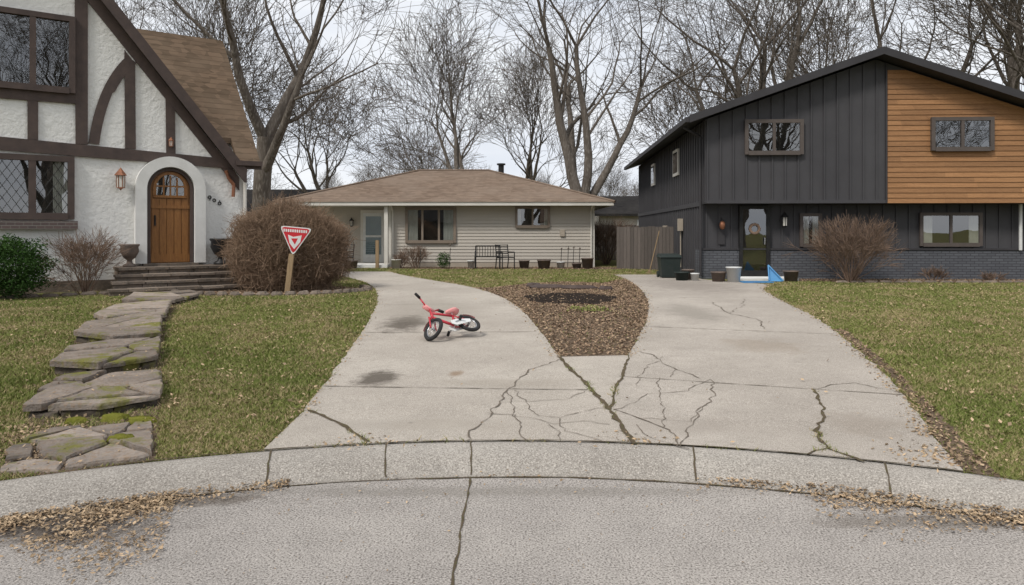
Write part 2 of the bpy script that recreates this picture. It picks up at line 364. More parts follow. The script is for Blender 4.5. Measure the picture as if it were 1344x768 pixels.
for l,w in [([(1066,513),(1075,540),(1070,565),(1088,590),(1135,610)],.028),([(1088,590),(1060,600)],.014)]: CR+=ribbon(ck,GL(l),w,.021,.028)
ck.obj('driveway_cracks',M['crack']); jt.obj('driveway_joints',M['joint']); hc.obj('hairline_cracks',M['hair'])
st=MB(); ribbon(st,[G0(617,628),G0(606,690),G0(590,780),(-.18,2.6)],.016,.004,.006,0.0); 
for px in (355,508,618,911,1160):
    q=math.atan2(G(px,590)[1]-CC[1],G(px,590)[0]); vs=[]
    for r,z in [(5.80,.015),(5.84,.026),(5.89,.056),(5.94,.084),(5.99,.101),(6.06,.111),(6.2,.115),(6.25,.114)]:
        q+=random.uniform(-.0008,.0008)
        for s_ in(1,-1): 
            w=.005*random.uniform(.5,1.6); vs.append((CC[0]+r*math.cos(q)-s_*w*math.sin(q),CC[1]+r*math.sin(q)+s_*w*math.cos(q),z))
    st.add(vs,[(2*i,2*i+2,2*i+3,2*i+1) for i in range(7)])
qs=[(CC[0]+5.78*math.cos(t),CC[1]+5.78*math.sin(t)) for t in np.linspace(.4,2.75,120)]
ribbon(st,qs,.022,.005,.006,0.0); qs=[(CC[0]+6.265*math.cos(t),CC[1]+6.265*math.sin(t)) for t in np.linspace(.9,2.0,60)]
CR+=ribbon(st,qs,.015,.018,.005)
st.obj('street_joints',M['crack'])
# ---------------------------------------------------------------- path stones
def clip(poly,px,py,nx,ny):
    out=[]
    for i in range(len(poly)):
        A=poly[i];B=poly[(i+1)%len(poly)]; da=(A[0]-px)*nx+(A[1]-py)*ny; db=(B[0]-px)*nx+(B[1]-py)*ny
        if da<=0: out.append(A)
        if da*db<0: t=da/(da-db); out.append((A[0]+(B[0]-A[0])*t,A[1]+(B[1]-A[1])*t))
    return out
def pip(x,y,poly):
    P=np.array(poly); ins=np.zeros(x.shape,bool); j=len(P)-1
    for i in range(len(P)):
        xi,yi=P[i];xj,yj=P[j]
        c=((yi>y)!=(yj>y))
        if yi!=yj: ins^= c&(x<(xj-xi)*(y-yi)/(yj-yi)+xi)
        j=i
    return ins
def stones(mb,poly,n,gap,ztop,zbot,jit=.016):
    xs=[p[0] for p in poly]; ys=[p[1] for p in poly]; seeds=[]; tries=0
    while len(seeds)<n and tries<900:
        tries+=1; s_=(random.uniform(min(xs),max(xs)),random.uniform(min(ys),max(ys)))
        md=.55*math.sqrt((max(xs)-min(xs))*(max(ys)-min(ys))/n)
        if pip(np.array([s_[0]]),np.array([s_[1]]),poly)[0] and all(math.hypot(s_[0]-q[0],s_[1]-q[1])>md for q in seeds): seeds.append(s_)
    for i,s_ in enumerate(seeds):
        c=poly
        for j,q in enumerate(seeds):
            if i==j: continue
            dx,dy=q[0]-s_[0],q[1]-s_[1]; L=math.hypot(dx,dy); nx,ny=dx/L,dy/L
            c=clip(c,(s_[0]+q[0])/2-nx*gap/2,(s_[1]+q[1])/2-ny*gap/2,nx,ny)
            if len(c)<3: break
        if len(c)<3: continue
        pts=[]
        for A,B in zip(c,c[1:]+c[:1]):
            L=math.hypot(B[0]-A[0],B[1]-A[1]); m_=max(1,int(L/.09))
            for k in range(m_): pts.append((A[0]+(B[0]-A[0])*k/m_+random.uniform(-jit,jit),A[1]+(B[1]-A[1])*k/m_+random.uniform(-jit,jit)))
        n_=len(pts); zt=random.uniform(-.018,.018); cx=sum(p[0] for p in pts)/n_; cy=sum(p[1] for p in pts)/n_
        tx,ty=random.uniform(-.035,.035),random.uniform(-.035,.035); zz=lambda x,y:ztop(x,y)+zt+(x-cx)*tx+(y-cy)*ty
        vs=[(x,y,zbot(x,y)) for x,y in pts]+[(x,y,zz(x,y)-.016) for x,y in pts]+[(x+(cx-x)*.06,y+(cy-y)*.06,zz(x,y)) for x,y in pts]
        fs=[(i_,(i_+1)%n_,n_+(i_+1)%n_,n_+i_) for i_ in range(n_)]+[(n_+i_,n_+(i_+1)%n_,2*n_+(i_+1)%n_,2*n_+i_) for i_ in range(n_)]+[tuple(range(2*n_,3*n_))]
        mb.add(vs,fs)
M['flag']=mat('flagstone',(.33,.275,.23),(.2,.175,.155),4.5,.85,1,.03,14,island=.34,c3=(.26,.19,.135),moss=1,matte=True)
M['rise']=mat('riser_stone',(.15,.125,.1),(.085,.072,.06),5,.95,1,.03,14,island=.35,moss=1,matte=True)
M['moss']=mat('moss',(.15,.16,.03),(.22,.21,.045),12,1,1,.02,60,matte=True)
fl=Group('flagstone_path',(-4.5,9,.15)); tz=lambda x,y:float(terr(x,y))
PATH=[]
steps=[([(0,622),(12,592),(70,568),(200,556),(200,602),(190,606),(60,622)],10,.04),
([(28,552),(66,524),(150,509),(212,503),(212,533),(130,549)],5,.13),
([(48,523),(80,505),(150,497),(208,494),(210,505),(140,513)],3,.085),
([(66,492),(88,473),(150,463),(210,459),(207,483),(130,497)],4,.15),
([(96,450),(112,434),(165,429),(212,428),(211,450),(150,457)],3,.15),
([(122,424),(150,410),(225,405),(217,424),(150,430)],3,.14),
([(160,402),(178,391),(250,386),(262,392),(228,402)],4,.12)]
def shrink(p,k):
    cx=sum(q[0] for q in p)/len(p); cy=sum(q[1] for q in p)/len(p); return [(x+(cx-x)*k,y+(cy-y)*k) for x,y in p]
for pl,n,h in steps:
    w=GL(pl); PATH.append(w); stones(fl('slabs','flag'),w,n,.035,lambda x,y,h=h:tz(x,y)+h,lambda x,y,h=h:tz(x,y)+h-.06)
    if h>.05: stones(fl('risers','rise'),shrink(w,.05),n+6,.02,lambda x,y,h=h:tz(x,y)+h-.066,lambda x,y:tz(x,y)-.03)
fl.done()
PATHALL=GL([(0,625),(12,585),(60,520),(85,470),(110,430),(150,405),(175,390),(262,388),(232,402),(218,425),(212,500),(205,605),(60,625)])
drape_obj('path_soil',PATHALL,.006,M['soil'])
mo=MB()
# ---------------------------------------------------------------- frames (facades)
class Fr:
    def __init__(s,x,y,ang):
        s.o=(x,y); a=math.radians(ang); s.u=(math.cos(a),math.sin(a)); s.n=(math.sin(a),-math.cos(a))
    def P(s,t,o,z): return (s.o[0]+s.u[0]*t+s.n[0]*o, s.o[1]+s.u[1]*t+s.n[1]*o, z)
    def uv(s,px,py,out=0):
        ox=s.o[0]+s.n[0]*out; oy=s.o[1]+s.n[1]*out; k=(px-CX)/FP
        d=(ox*s.n[0]+oy*s.n[1])/(k*s.n[0]+s.n[1]); x=k*d
        return ((x-ox)*s.u[0]+(d-oy)*s.u[1], CH+(HY-py)*d/FP)
    def box(s,mb,t0,t1,o0,o1,z0,z1):
        mb.hexa([s.P(t0,o1,z0),s.P(t1,o1,z0),s.P(t1,o0,z0),s.P(t0,o0,z0),s.P(t0,o1,z1),s.P(t1,o1,z1),s.P(t1,o0,z1),s.P(t0,o0,z1)])
    def prism(s,mb,pts,o0,o1):
        n=len(pts); vs=[s.P(t,o1,z) for t,z in pts]+[s.P(t,o0,z) for t,z in pts]
        mb.add(vs,[tuple(range(n)),tuple(range(2*n-1,n-1,-1))]+[(i,(i+1)%n,n+(i+1)%n,n+i) for i in range(n)])
    def sheet(s,mb,pts,o): mb.add([s.P(t,o,z) for t,z in pts],[tuple(range(len(pts)))])
    def pane(s,mb,t0,t1,o,z0,z1): s.sheet(mb,[(t0,z0),(t1,z0),(t1,z1),(t0,z1)],o)
    def slab(s,mb,pts,th):
        n=len(pts); vs=[s.P(*p) for p in pts]+[s.P(p[0],p[1],p[2]-th) for p in pts]
        mb.add(vs,[tuple(range(n)),tuple(range(2*n-1,n-1,-1))]+[(i,(i+1)%n,n+(i+1)%n,n+i) for i in range(n)])
def window(g,F,t0,t1,z0,z1,out=0,panes=2,fm='timber',fw=.06,curt=0.,lattice=(),rows=1,proud=.09,mw=None):
    fr=g('window_frames',fm); gl=g('window_glass','glass'); bk=g('window_interior','dark'); mw=mw or fw
    F.box(bk,t0+.01,t1-.01,out+.002,out+.010,z0+.01,z1-.01)
    F.box(fr,t0-.02,t0+fw,out+.001,out+proud,z0-.02,z1+.02); F.box(fr,t1-fw,t1+.02,out+.001,out+proud,z0-.02,z1+.02)
    F.box(fr,t0+fw,t1-fw,out+.001,out+proud,z1-fw,z1+.02); F.box(fr,t0+fw,t1-fw,out+.001,out+proud+.015,z0-.04,z0+fw)
    for i in range(panes):
        a_=t0+(t1-t0)*i/panes; b_=t0+(t1-t0)*(i+1)/panes; F.pane(gl,a_+.01,b_-.01,out+.045+.002*(i%2),z0+fw*.5,z1-fw*.5)
    for i in range(1,panes):
        t=t0+(t1-t0)*i/panes; F.box(fr,t-mw/2,t+mw/2,out+.011,out+proud-.005,z0+fw,z1-fw)
    for i in range(1,rows):
        z=z0+(z1-z0)*i/rows; F.box(fr,t0+fw,t1-fw,out+.011,out+proud-.015,z-.015,z+.015)
    if curt:
        cu=g('curtains','curtain')
        for a_,b_ in ((t0+fw,t0+fw+(t1-t0)*curt),(t1-fw-(t1-t0)*curt,t1-fw)):
            n=24; vs=[]
            for i in range(n+1):
                t=a_+(b_-a_)*i/n; o=out+.026+.01*math.sin(i*1.7)
                vs+= [F.P(t,o,z0+fw),F.P(t,o,z1-fw)]
            cu.add(vs,[(2*i,2*i+2,2*i+3,2*i+1) for i in range(n)])
    for i in lattice:
        a_=t0+(t1-t0)*i/panes+fw*.6; b_=t0+(t1-t0)*(i+1)/panes-fw*.6; zz0=z0+fw; zz1=z1-fw; sp=.17; k=1.55
        la=g('window_leading','blackmetal')
        c=-6
        while c<8:
            for sg in (1,-1):
                ta,tb=a_,b_; za=zz0+c; zb=zz0+k*sg*(tb-a_)+c
                def cl(zl,ta,za,tb,zb): 
                    q=(zl-za)/(zb-za); return ta+(tb-ta)*q
                lo,hi=min(za,zb),max(za,zb)
                if hi<=zz0 or lo>=zz1: continue
                A=[ta,za];B=[tb,zb]
                for Pp in (A,B):
                    if Pp[1]<zz0: Pp[0]=cl(zz0,ta,za,tb,zb);Pp[1]=zz0
                    elif Pp[1]>zz1: Pp[0]=cl(zz1,ta,za,tb,zb);Pp[1]=zz1
                if abs(A[0]-B[0])>.01: la.tube(F.P(A[0],out+.056,A[1]),F.P(B[0],out+.056,B[1]),.006,n=4)
            c+=sp*k
def lap(mb,F,tr,z0,z1,step,out,th=.02,brk=None):
    z=z0
    while z<z1-1e-4:
        zt=min(z+step,z1); a0,b0=tr(z); a1,b1=tr(zt)
        if b0-a0>.02 and b1-a1>.005:
            cuts=[0]; 
            if brk:
                q=random.uniform(.1,1)*brk/(b0-a0)
                while q<1: cuts.append(q); q+=random.uniform(.7,1.2)*brk/(b0-a0)
            cuts.append(1)
            for c0,c1 in zip(cuts,cuts[1:]):
                L=lambda a,b,c:a+(b-a)*c
                g_=.0015 if brk else 0
                mb.add([F.P(L(a0,b0,c0)+g_,out+th,z),F.P(L(a0,b0,c1)-g_,out+th,z),F.P(L(a1,b1,c1)-g_,out+.004,zt),F.P(L(a1,b1,c0)+g_,out+.004,zt),F.P(L(a0,b0,c0)+g_,out,z),F.P(L(a0,b0,c1)-g_,out,z)],[(0,1,2,3),(4,5,1,0)])
        z+=step
def lantern(g,F,t,z,out,m='copper',s=1.):
    mb=g('wall_lantern',m); gl=g('wall_lantern_glass','cream')
    c=F.P(t,out+.14*s,z)
    mb.tube(F.P(t,out,z+.1*s),F.P(t,out+.14*s,z+.24*s),.012,n=6); F.box(mb,t-.04,t+.04,out+.001,out+.02,z-.02,z+.18*s)
    mb.lathe([(0.001,.28*s),(.03*s,.24*s),(.1*s,.15*s),(.11*s,.13*s),(.07*s,.125*s)],c,8)
    gl.lathe([(.065*s,.125*s),(.06*s,-.1*s)],c,8); mb.lathe([(.001,-.15*s),(.03*s,-.12*s),(.075*s,-.1*s),(.065*s,-.09*s)],c,8)
    for i in range(6):
        q=i*math.pi/3+.4; mb.tube((c[0]+.068*s*math.cos(q),c[1]+.068*s*math.sin(q),c[2]-.1*s),(c[0]+.072*s*math.cos(q),c[1]+.072*s*math.sin(q),c[2]+.13*s),.009,n=5)
# ================================================================ LEFT TUDOR HOUSE
FL=Fr(-6.86,19.0,35); g=Group('tudor_house',FL.P(-3,-2,.3)); U=FL.uv
A=U(310,224); B=U(132,0); mr=(B[1]-A[1])/(B[0]-A[0]); tc_=U(8,100)[0]; za=A[1]+mr*(tc_-A[0]); tL=2*tc_-A[0]
rz=lambda t: za-abs(mr)*abs(t-tc_)
w=g('stucco_walls','stucco')
FL.prism(w,[(tL,.1),(-.02,.1),(-.02,rz(A[0])-.05),(A[0],A[1]-.05),(tc_,za-.1),(tL,A[1]-.05)],-.3,0)
FL.box(w,tL-1,-.06,-.6,-.302,.1,3.45)
zr=7.36
vs=[FL.P(-.05,-.1,.1),FL.P(-.05,-7,.1),FL.P(-.05,-7,3.4),FL.P(-.05,-3.5,zr-.15),FL.P(-.05,-.1,3.5)]
w.add(vs+[FL.P(-.3,*q) for q in ((-.1,.1),(-7,.1),(-7,3.4),(-3.5,zr-.15),(-.1,3.5))],[(0,1,2,3,4),(9,8,7,6,5)]+[(i,(i+1)%5,5+(i+1)%5,5+i) for i in range(5)])
rf=g('shingle_roof','shingleL'); zrs=(zr-3.45)/3.8; tcut=A[0]-.05; zc=3.45+zrs*.62
FL.slab(rf,[(.3,.3,3.45),(.3,-3.5,zr),(tcut,-3.5,zr),(tcut,.3,3.45)],.14); FL.slab(rf,[(tcut,-.32,zc),(tcut,-3.5,zr),(-12,-3.5,zr),(-12,-.32,zc)],.14)
FL.slab(rf,[(.3,-3.5,zr),(.3,-7.3,3.45),(-12,-7.3,3.45),(-12,-3.5,zr)],.14)
for sg in (1,-1):
    te=tc_+sg*(A[0]-tc_+.12); ze=rz(te)
    FL.slab(rf,[(tc_,.35,za+.2),(te,.35,ze+.2),(te,-3.2,ze+.2),(tc_,-3.2,za+.2)],.15)
tm=g('timber_framing','timber')
for sg in (1,-1):
    te=tc_+sg*(A[0]-tc_+.16)
    FL.prism(tm,[(tc_,za+.22),(te,rz(te)+.22),(te,rz(te)-.12),(te-sg*.05,rz(te)-.12),(tc_,za-.12)] ,.355,.40)
    FL.prism(tm,[(tc_,za+.02),(te-sg*.1,rz(te)+.02),(te-sg*.1,rz(te)-.3),(tc_,za-.42)] ,.002,.06)
FL.box(tm,-.3,.32,.302,.345,3.25,3.44); FL.box(g('gutter','timber'),-.32,.32,.346,.44,3.33,3.45)
def tq(pts,o=.05,o0=.001): FL.prism(tm,[U(*p) for p in pts],o0,o)
tq([(-200,160),(300,209),(308,222),(-200,181)],.065)
tq([(-200,93),(103,121),(103,137),(-200,114)],.055)
tq([(36,127),(50,128),(50,184),(36,183)])
tq([(97,-130),(115,-130),(115,190),(99,189)],.06)
tq([(163,66),(177,84),(178,196),(164,195)])
tq([(217,128),(229,142),(230,203),(218,202)])
arcp=[]
for i in range(13):
    t=i/12
    x=(1-t)**2*166+2*t*(1-t)*126+t*t*116; y=(1-t)**2*74+2*t*(1-t)*110+t*t*188
    arcp.append((x,y))
for (x0,y0),(x1,y1) in zip(arcp,arcp[1:]): tq([(x0,y0),(x0+13,y0+9) if y0<120 else (x0+14,y0+2),(x1+13,y1+9) if y1<120 else (x1+14,y1+2),(x1,y1)],.045)
t0,_=U(-75,100); t1,_=U(97,100)
window(g,FL,t0,t1,U(50,118)[1],U(50,18)[1],0,3,'timber',.1,mw=.12,proud=.12)
t0,_=U(-75,250); t1,_=U(96,250)
window(g,FL,t0,t1,U(50,286)[1],U(50,205)[1],0,3,'timber',.11,lattice=(0,1,2),mw=.14,proud=.12,curt=.12)
bs_=g('brick_sill','brickT'); FL.box(bs_,t0-.1,t1+.08,.001,.16,U(50,301)[1],U(50,290)[1])
dc=U(223,300)[0]; hw=(U(253,300)[0]-U(193,300)[0])/2; zb=U(222,345)[1]; zt=U(223,221)[1]
def archpts(cx,h,zb,zt,n=14):
    zs=zt-h; return [(cx+h,zb)]+[(cx+h*math.cos(q),zs+h*math.sin(q)) for q in np.linspace(0,math.pi,n)]+[(cx-h,zb)]
dr=g('front_door','doorwood'); FL.prism(dr,archpts(dc,hw,zb,zt),.01,.03)
ow=hw+.27; oa=archpts(dc,ow,zb,zt+.27,24); ia=archpts(dc,hw+.02,zb,zt+.02,24)
sr=g('arch_surround','trimwhite')
for i in range(len(oa)-1): FL.prism(sr,[oa[i],oa[i+1],ia[i+1],ia[i]],.002,.2)
ja=archpts(dc,hw-.07,zb+.0,zt-.07,20)
ia2=archpts(dc,hw,zb,zt,20)
for i in range(len(ia2)-1): FL.prism(g('door_frame','timber'),[ia2[i],ia2[i+1],ja[i+1],ja[i]],.031,.10)
lz=zt-.66; lt=archpts(dc,hw-.2,lz,zt-.16,14)
FL.prism(g('window_interior','dark'),lt,.031,.040); FL.sheet(g('window_glass','glass'),lt,.05)
l2=archpts(dc,hw-.13,lz-.05,zt-.1,14)
for i in range(len(lt)-1): FL.prism(dr,[l2[i],l2[i+1],lt[i+1],lt[i]],.031,.075)
FL.box(dr,dc-hw+.14,dc+hw-.14,.031,.075,lz-.06,lz-.001)
for i in (-1,0,1): FL.box(dr,dc+i*.15-.018,dc+i*.15+.018,.046,.072,lz,zt-.18-.05*abs(i))
FL.box(dr,dc-hw+.2,dc+hw-.2,.046,.070,lz+.2,lz+.235)
for i in range(5):
    a_=dc-hw+.1+i*(2*hw-.2)/5; FL.box(dr,a_+.008,a_+(2*hw-.2)/5-.008,.031,.05,zb+.12,lz-.09)
FL.box(dr,dc-hw+.08,dc+hw-.08,.051,.07,zb+.02,zb+.22); FL.box(dr,dc-hw+.08,dc+hw-.08,.051,.07,lz-.32,lz-.24)
g('door_hardware','blackmetal').tube(FL.P(dc-hw+.17,.07,zb+.9),FL.P(dc-hw+.17,.07,zb+1.15),.02); 
FL.box(g('door_sill','stone'),dc-hw-.1,dc+hw+.1,.0,.22,zb-.06,zb-.001)
t,z=U(157,240); lantern(g,FL,t,z,0,'copper',1.25)
t,z=U(223,187); lantern(g,FL,t,z-.05,.06,'timber',.6)
num=g('house_number','blackmetal')
for i,(px,py) in enumerate([(275,259),(281,263),(288,267)]):
    t,z=U(px,py); num.torus(FL.P(t,.02,z),(FL.n[0],FL.n[1],0),.036,.011,12,5)
    if i!=1: num.tube(FL.P(t+.02,.02,z),FL.P(t,.02,z-.08 if i==0 else z+.08),.011,n=5)
cp=g('downspout','cream')
cp.path([FL.P(.0,.12,3.4),FL.P(-.02,.08,3.1),FL.P(-.02,.08,.4)],.045)
cc_=g('copper_downspout','copper'); cc_.path([FL.P(-.5,.12,3.2),FL.P(-.42,.1,3.0),FL.P(-.3,.1,2.85),FL.P(-.32,.1,2.55)],.045)
sp_=g('stone_steps','stone')
tl=U(150,360)[0]; trr=U(318,360)[0]+.1
lh=zb-.06
def stonebox(t0,t1,o0,o1,z0,z1):
    t=t0
    while t<t1-.05:
        L=min(random.uniform(.3,.7),t1-t); 
        if t1-(t+L)<.2: L=t1-t
        o_=o1+random.uniform(-.02,.02); FL.box(sp_,t+.006,t+L-.006,o0,o_,z0,z1+random.uniform(-.008,.006)); t+=L
n_st=4; hh=(lh-.3)/n_st
for i in range(n_st):
    stonebox(tl-.0-.1*i,trr+.05*i,-.0 if i==0 else .9+.33*(i-1)-.02,.9+.33*i-.03,.2,lh-hh*i-.06)
    stonebox(tl-.03-.1*i,trr+.03+.05*i,.0 if i==0 else .9+.33*(i-1)-.02,.9+.33*i+.03,lh-hh*i-.055,lh-hh*i)
FL.box(g('foundation','stone'),tL,-.02,.001,.06,.1,.55) 
g.done()
def urn(name,p,mk,s=1.):
    u=MB(); u.lathe([(.001,0),(.13*s,0),(.13*s,.04*s),(.06*s,.08*s),(.05*s,.14*s),(.12*s,.2*s),(.18*s,.32*s),(.17*s,.42*s),(.2*s,.46*s),(.19*s,.48*s),(.15*s,.47*s),(.14*s,.4*s),(.001,.38*s)],p,14)
    return u.obj(name,M[mk],None,p,True)
urn('garden_urn',FL.P(U(170,350,.4)[0],.4,lh),'clay',1.1)
urn('garden_urn',FL.P(U(290,350,.35)[0],.35,lh),'blackmetal',1.35)
gx=G(321,381); gg=Group('garden_lantern',(gx[0],gx[1],.3))
gg('post','blackmetal').tube((gx[0],gx[1],.3),(gx[0],gx[1],.72),.02); gg('lamp_body','pink',True).lathe([(.001,0),(.11,.02),(.12,.12),(.1,.2),(.03,.24)],(gx[0],gx[1],.68),12); gg('cap','white',True).lathe([(.13,0),(.1,.07),(.03,.12),(.001,.14)],(gx[0],gx[1],.9),12); gg('base','white',True).lathe([(.001,0),(.1,0),(.09,.1),(.02,.13)],(gx[0],gx[1],.52),12); gg.done()
# ================================================================ MIDDLE RANCH HOUSE
FM=Fr(-4.7,28.5,0); g=Group('ranch_house',(-2.5,32,.3)); U=FM.uv
wt=7.85; 
core=g('walls','sidingM'); FM.box(core,0,wt,-8.5,0,.2,2.85); FM.box(core,-3.8,0,-8.5,-1.6,.2,2.85)
lap(core,FM,lambda z:(0.06,wt-.06),.5,2.72,.125,.001,.03)
lap(core,FM,lambda z:(-3.7,-.02),.5,2.72,.125,-1.599,.03)
tr=g('trim','cream'); FM.box(tr,-.05,.06,-.1,.035,.3,2.72); FM.box(tr,wt-.06,wt+.03,-.1,.035,.3,2.72)
fd=g('foundation','tan'); FM.box(fd,0.0,wt,.0,.015,.2,.49)
FM.box(g('soffit','cream'),-4.15,wt+.6,-9,.58,2.7,2.745); 
fa=g('fascia','cream'); FM.box(fa,-4.25,wt+.68,.58,.66,2.66,2.80); FM.box(fa,-4.25,-4.17,-9.1,.58,2.66,2.80); FM.box(fa,wt+.6,wt+.68,-9.1,.58,2.66,2.80)
rf=g('hip_roof','shingleM')
x0,x1,y0,y1=-4.3,wt+.72,.7,-9.1; xm0=x0+4.9; xm1=x1-4.9; ym=(y0+y1)/2; ze=2.80; zr_=4.38
R=[FM.P(x0,y0,ze),FM.P(x1,y0,ze),FM.P(x1,y1,ze),FM.P(x0,y1,ze),FM.P(xm0,ym,zr_),FM.P(xm1,ym,zr_)]
rf.add(R,[(0,1,5,4),(1,2,5),(2,3,4,5),(3,0,4),(3,2,1,0)])
cap=g('ridge_caps','shingleM'); 
for a_,b_ in ((0,4),(1,5),(4,5)): cap.tube(R[a_],R[b_],.06,n=6)
M['wframe']=mat('bronze_frame',(.11,.09,.08),(.085,.07,.062),3,.5)
M['tanframe']=mat('tan_frame',(.24,.19,.15),(.2,.16,.125),3,.5)
t0=U(533,0)[0];t1=U(598,0)[0]; window(g,FM,t0,t1,U(0,318)[1],U(0,273)[1],.032,3,'tanframe',.08,curt=.2,proud=.07)
t0=U(677,0)[0];t1=U(721,0)[0]; window(g,FM,t0,t1,U(0,298)[1],U(0,272)[1],.032,2,'tanframe',.07,proud=.07,curt=.1)
FM.box(g('porch_slab','trimwhite'),-3.8,-.02,-1.6,.5,.2,.42)
t0=U(477,0,-1.6)[0];t1=U(504,0,-1.6)[0]
dd=g('storm_door_frame','cream'); FM.box(dd,t0-.1,t0,-1.6,-1.52,.42,2.55);FM.box(dd,t1,t1+.1,-1.6,-1.52,.42,2.55);FM.box(dd,t0,t1,-1.6,-1.52,2.43,2.55)
d2=g('storm_door','white'); FM.box(d2,t0,t0+.1,-1.575,-1.54,.44,2.43);FM.box(d2,t1-.1,t1,-1.575,-1.54,.44,2.43);FM.box(d2,t0+.1,t1-.1,-1.575,-1.54,.44,.75);FM.box(d2,t0+.1,t1-.1,-1.575,-1.54,2.3,2.43);FM.box(d2,t0+.1,t1-.1,-1.566,-1.545,1.45,1.53)
M['teal']=mat('door_blue',(.17,.27,.3),(.14,.22,.25),3,.5); FM.box(g('inner_door','teal'),t0+.1,t1-.1,-1.57,-1.567,.75,2.3); FM.pane(g('window_glass','glass'),t0+.1,t1-.1,-1.552,.75,2.3)
for tp in (-.08,-3.6):
    FM.box(g('porch_posts','cream'),tp-.07,tp+.07,.32,.46,.42,2.70)
FM.box(g('porch_rail','postwood'),-.45,-.33,.5,.62,.3,1.35)
g('downspout','cream').path([FM.P(.12,.6,2.7),FM.P(.12,.08,2.45),FM.P(.12,.08,.4)],.035)
g('downspout','cream').path([FM.P(wt-.1,.6,2.7),FM.P(wt-.1,.08,2.45),FM.P(wt-.1,.08,.4)],.035)
FM.box(g('meter_box','tan'),U(735,0)[0],U(741,0)[0],.032,.09,1.5,1.75)
lantern(g,FM,t0-.45,2.0,-1.57,'blackmetal',.9)
ch=g('chimney_vent','blackmetal'); ch.tube(FM.P(4.2,-5.6,4.0),FM.P(4.2,-5.6,4.75),.13,n=10); ch.tube(FM.P(4.2,-5.6,4.75),FM.P(4.2,-5.6,4.82),.2,n=10)
ch.tube(FM.P(1.6,-6,4.1),FM.P(1.6,-6,4.55),.06,n=8)
g.done()
# ================================================================ RIGHT HOUSE
FRt=Fr(5.5,20.9,-2.5); g=Group('split_level_house',FRt.P(5,-6,.3)); U=FRt.uv
fo=.5; ra=U(1160,61,fo); rl=U(905,151,fo); rr_=U(1344,121,fo)
W=10.3; rt=ra[0]; zrg=ra[1]-.24; slL=(ra[1]-rl[1])/(ra[0]-rl[0]); slR=(ra[1]-rr_[1])/(rr_[0]-ra[0]); rz2=lambda t: zrg-(slL*(rt-t) if t<rt else slR*(t-rt)); ov=-rl[0]
zo=U(1000,267)[1]; zbk=U(1000,328,-.6)[1]; D=15
wl=g('siding_walls','grey')
FRt.prism(wl,[(0,zo),(W,zo),(W,rz2(W)),(rt,zrg),(0,rz2(0))],-D,0)
FRt.box(wl,0.0,W,-D+.01,-.6,.2,zo-.001)
tw=U(1164,200)[0]
bt=g('battens','grey')
t=.0
while t<tw-.05:
    FRt.prism(bt,[(t,zo),(t+.045,zo),(t+.045,rz2(t+.045)-.02),(t,rz2(t)-.02)],.001,.034); t+=.36
FRt.box(bt,-.01,tw,.001,.038,zo,zo+.09)
t=.1
while t<W: 
    FRt.box(bt,t,t+.045,-.599,-.57,zbk,zo-.002); t+=.36
o=-.02
while o>-D: 
    zz=.3 if o<-.6 else zo
    p=[FRt.P(-.034,o,zz),FRt.P(-.001,o,zz),FRt.P(-.001,o-.045,zz),FRt.P(-.034,o-.045,zz),FRt.P(-.034,o,rz2(0)),FRt.P(-.001,o,rz2(0)),FRt.P(-.001,o-.045,rz2(0)),FRt.P(-.034,o-.045,rz2(0))]
    bt.hexa(p); o-=.36
FRt.box(bt,-.045,-.0005,-D,-.6,zo-.05,zo+.08)
ced=g('cedar_cladding','cedar')
lap(ced,FRt,lambda z:(tw,min(W,rt+(zrg-.02-z)/slR)),zo,zrg-.3,.145,.002,.024,brk=2.6)
FRt.box(g('trim','greytrim'),tw-.05,tw-.002,.001,.045,zo,rz2(tw)-.02)
FRt.box(g('trim','greytrim'),W-.06,W+.02,.001,.05,zo,rz2(W)-.05)
bk=g('brick_base','brickG'); FRt.box(bk,-.03,W,-.6,-.5,.2,zbk); FRt.box(bk,-.03,-.0,-1.4,-.6,.2,zbk)
FRt.box(g('brick_cap','greytrim'),-.05,W,-.6,-.47,zbk,zbk+.05)
rf=g('gable_roof','shingleR')
for sg,te in ((1,W+.6),(-1,-ov)):
    FRt.slab(rf,[(rt,fo,zrg+.22),(te,fo,rz2(te)+.22),(te,-D-.4,rz2(te)+.22),(rt,-D-.4,zrg+.22)],.05)
    FRt.slab(g('soffit','greytrim'),[(rt,fo-.03,zrg+.165),(te,fo-.03,rz2(te)+.165),(te,-D-.4,rz2(te)+.165),(rt,-D-.4,zrg+.165)],.11)
    FRt.prism(g('fascia','greytrim'),[(rt,zrg+.24),(te,rz2(te)+.24),(te,rz2(te)+.03),(rt,zrg+.03)],fo-.028,fo+.03)
te=-ov; FRt.box(g('gutter','greytrim'),te-.1,te-.002,-D-.4,fo,rz2(te)+.05,rz2(te)+.19)
g('downspout','greytrim').path([FRt.P(-ov,-.3,rz2(-ov)),FRt.P(-.09,-.4,rz2(0)-.45),FRt.P(-.09,-.4,.4)],.04)
def W2(x0,x1,y0,y1,out,**k):
    c=(x0+x1)/2; window(g,FRt,U(x0,0,out)[0],U(x1,0,out)[0],U(c,y1,out)[1],U(c,y0,out)[1],out,fm='wframe',**k)
W2(978,1053,158,202,.036,panes=2,fw=.08,proud=.08)
W2(1222,1302,155,197,.03,panes=2,fw=.08,proud=.09)
W2(1050,1077,281,323,-.568,panes=1,fw=.07,proud=.08,curt=.3)
W2(1207,1287,280,322,-.568,panes=2,fw=.07,proud=.08,curt=.16)
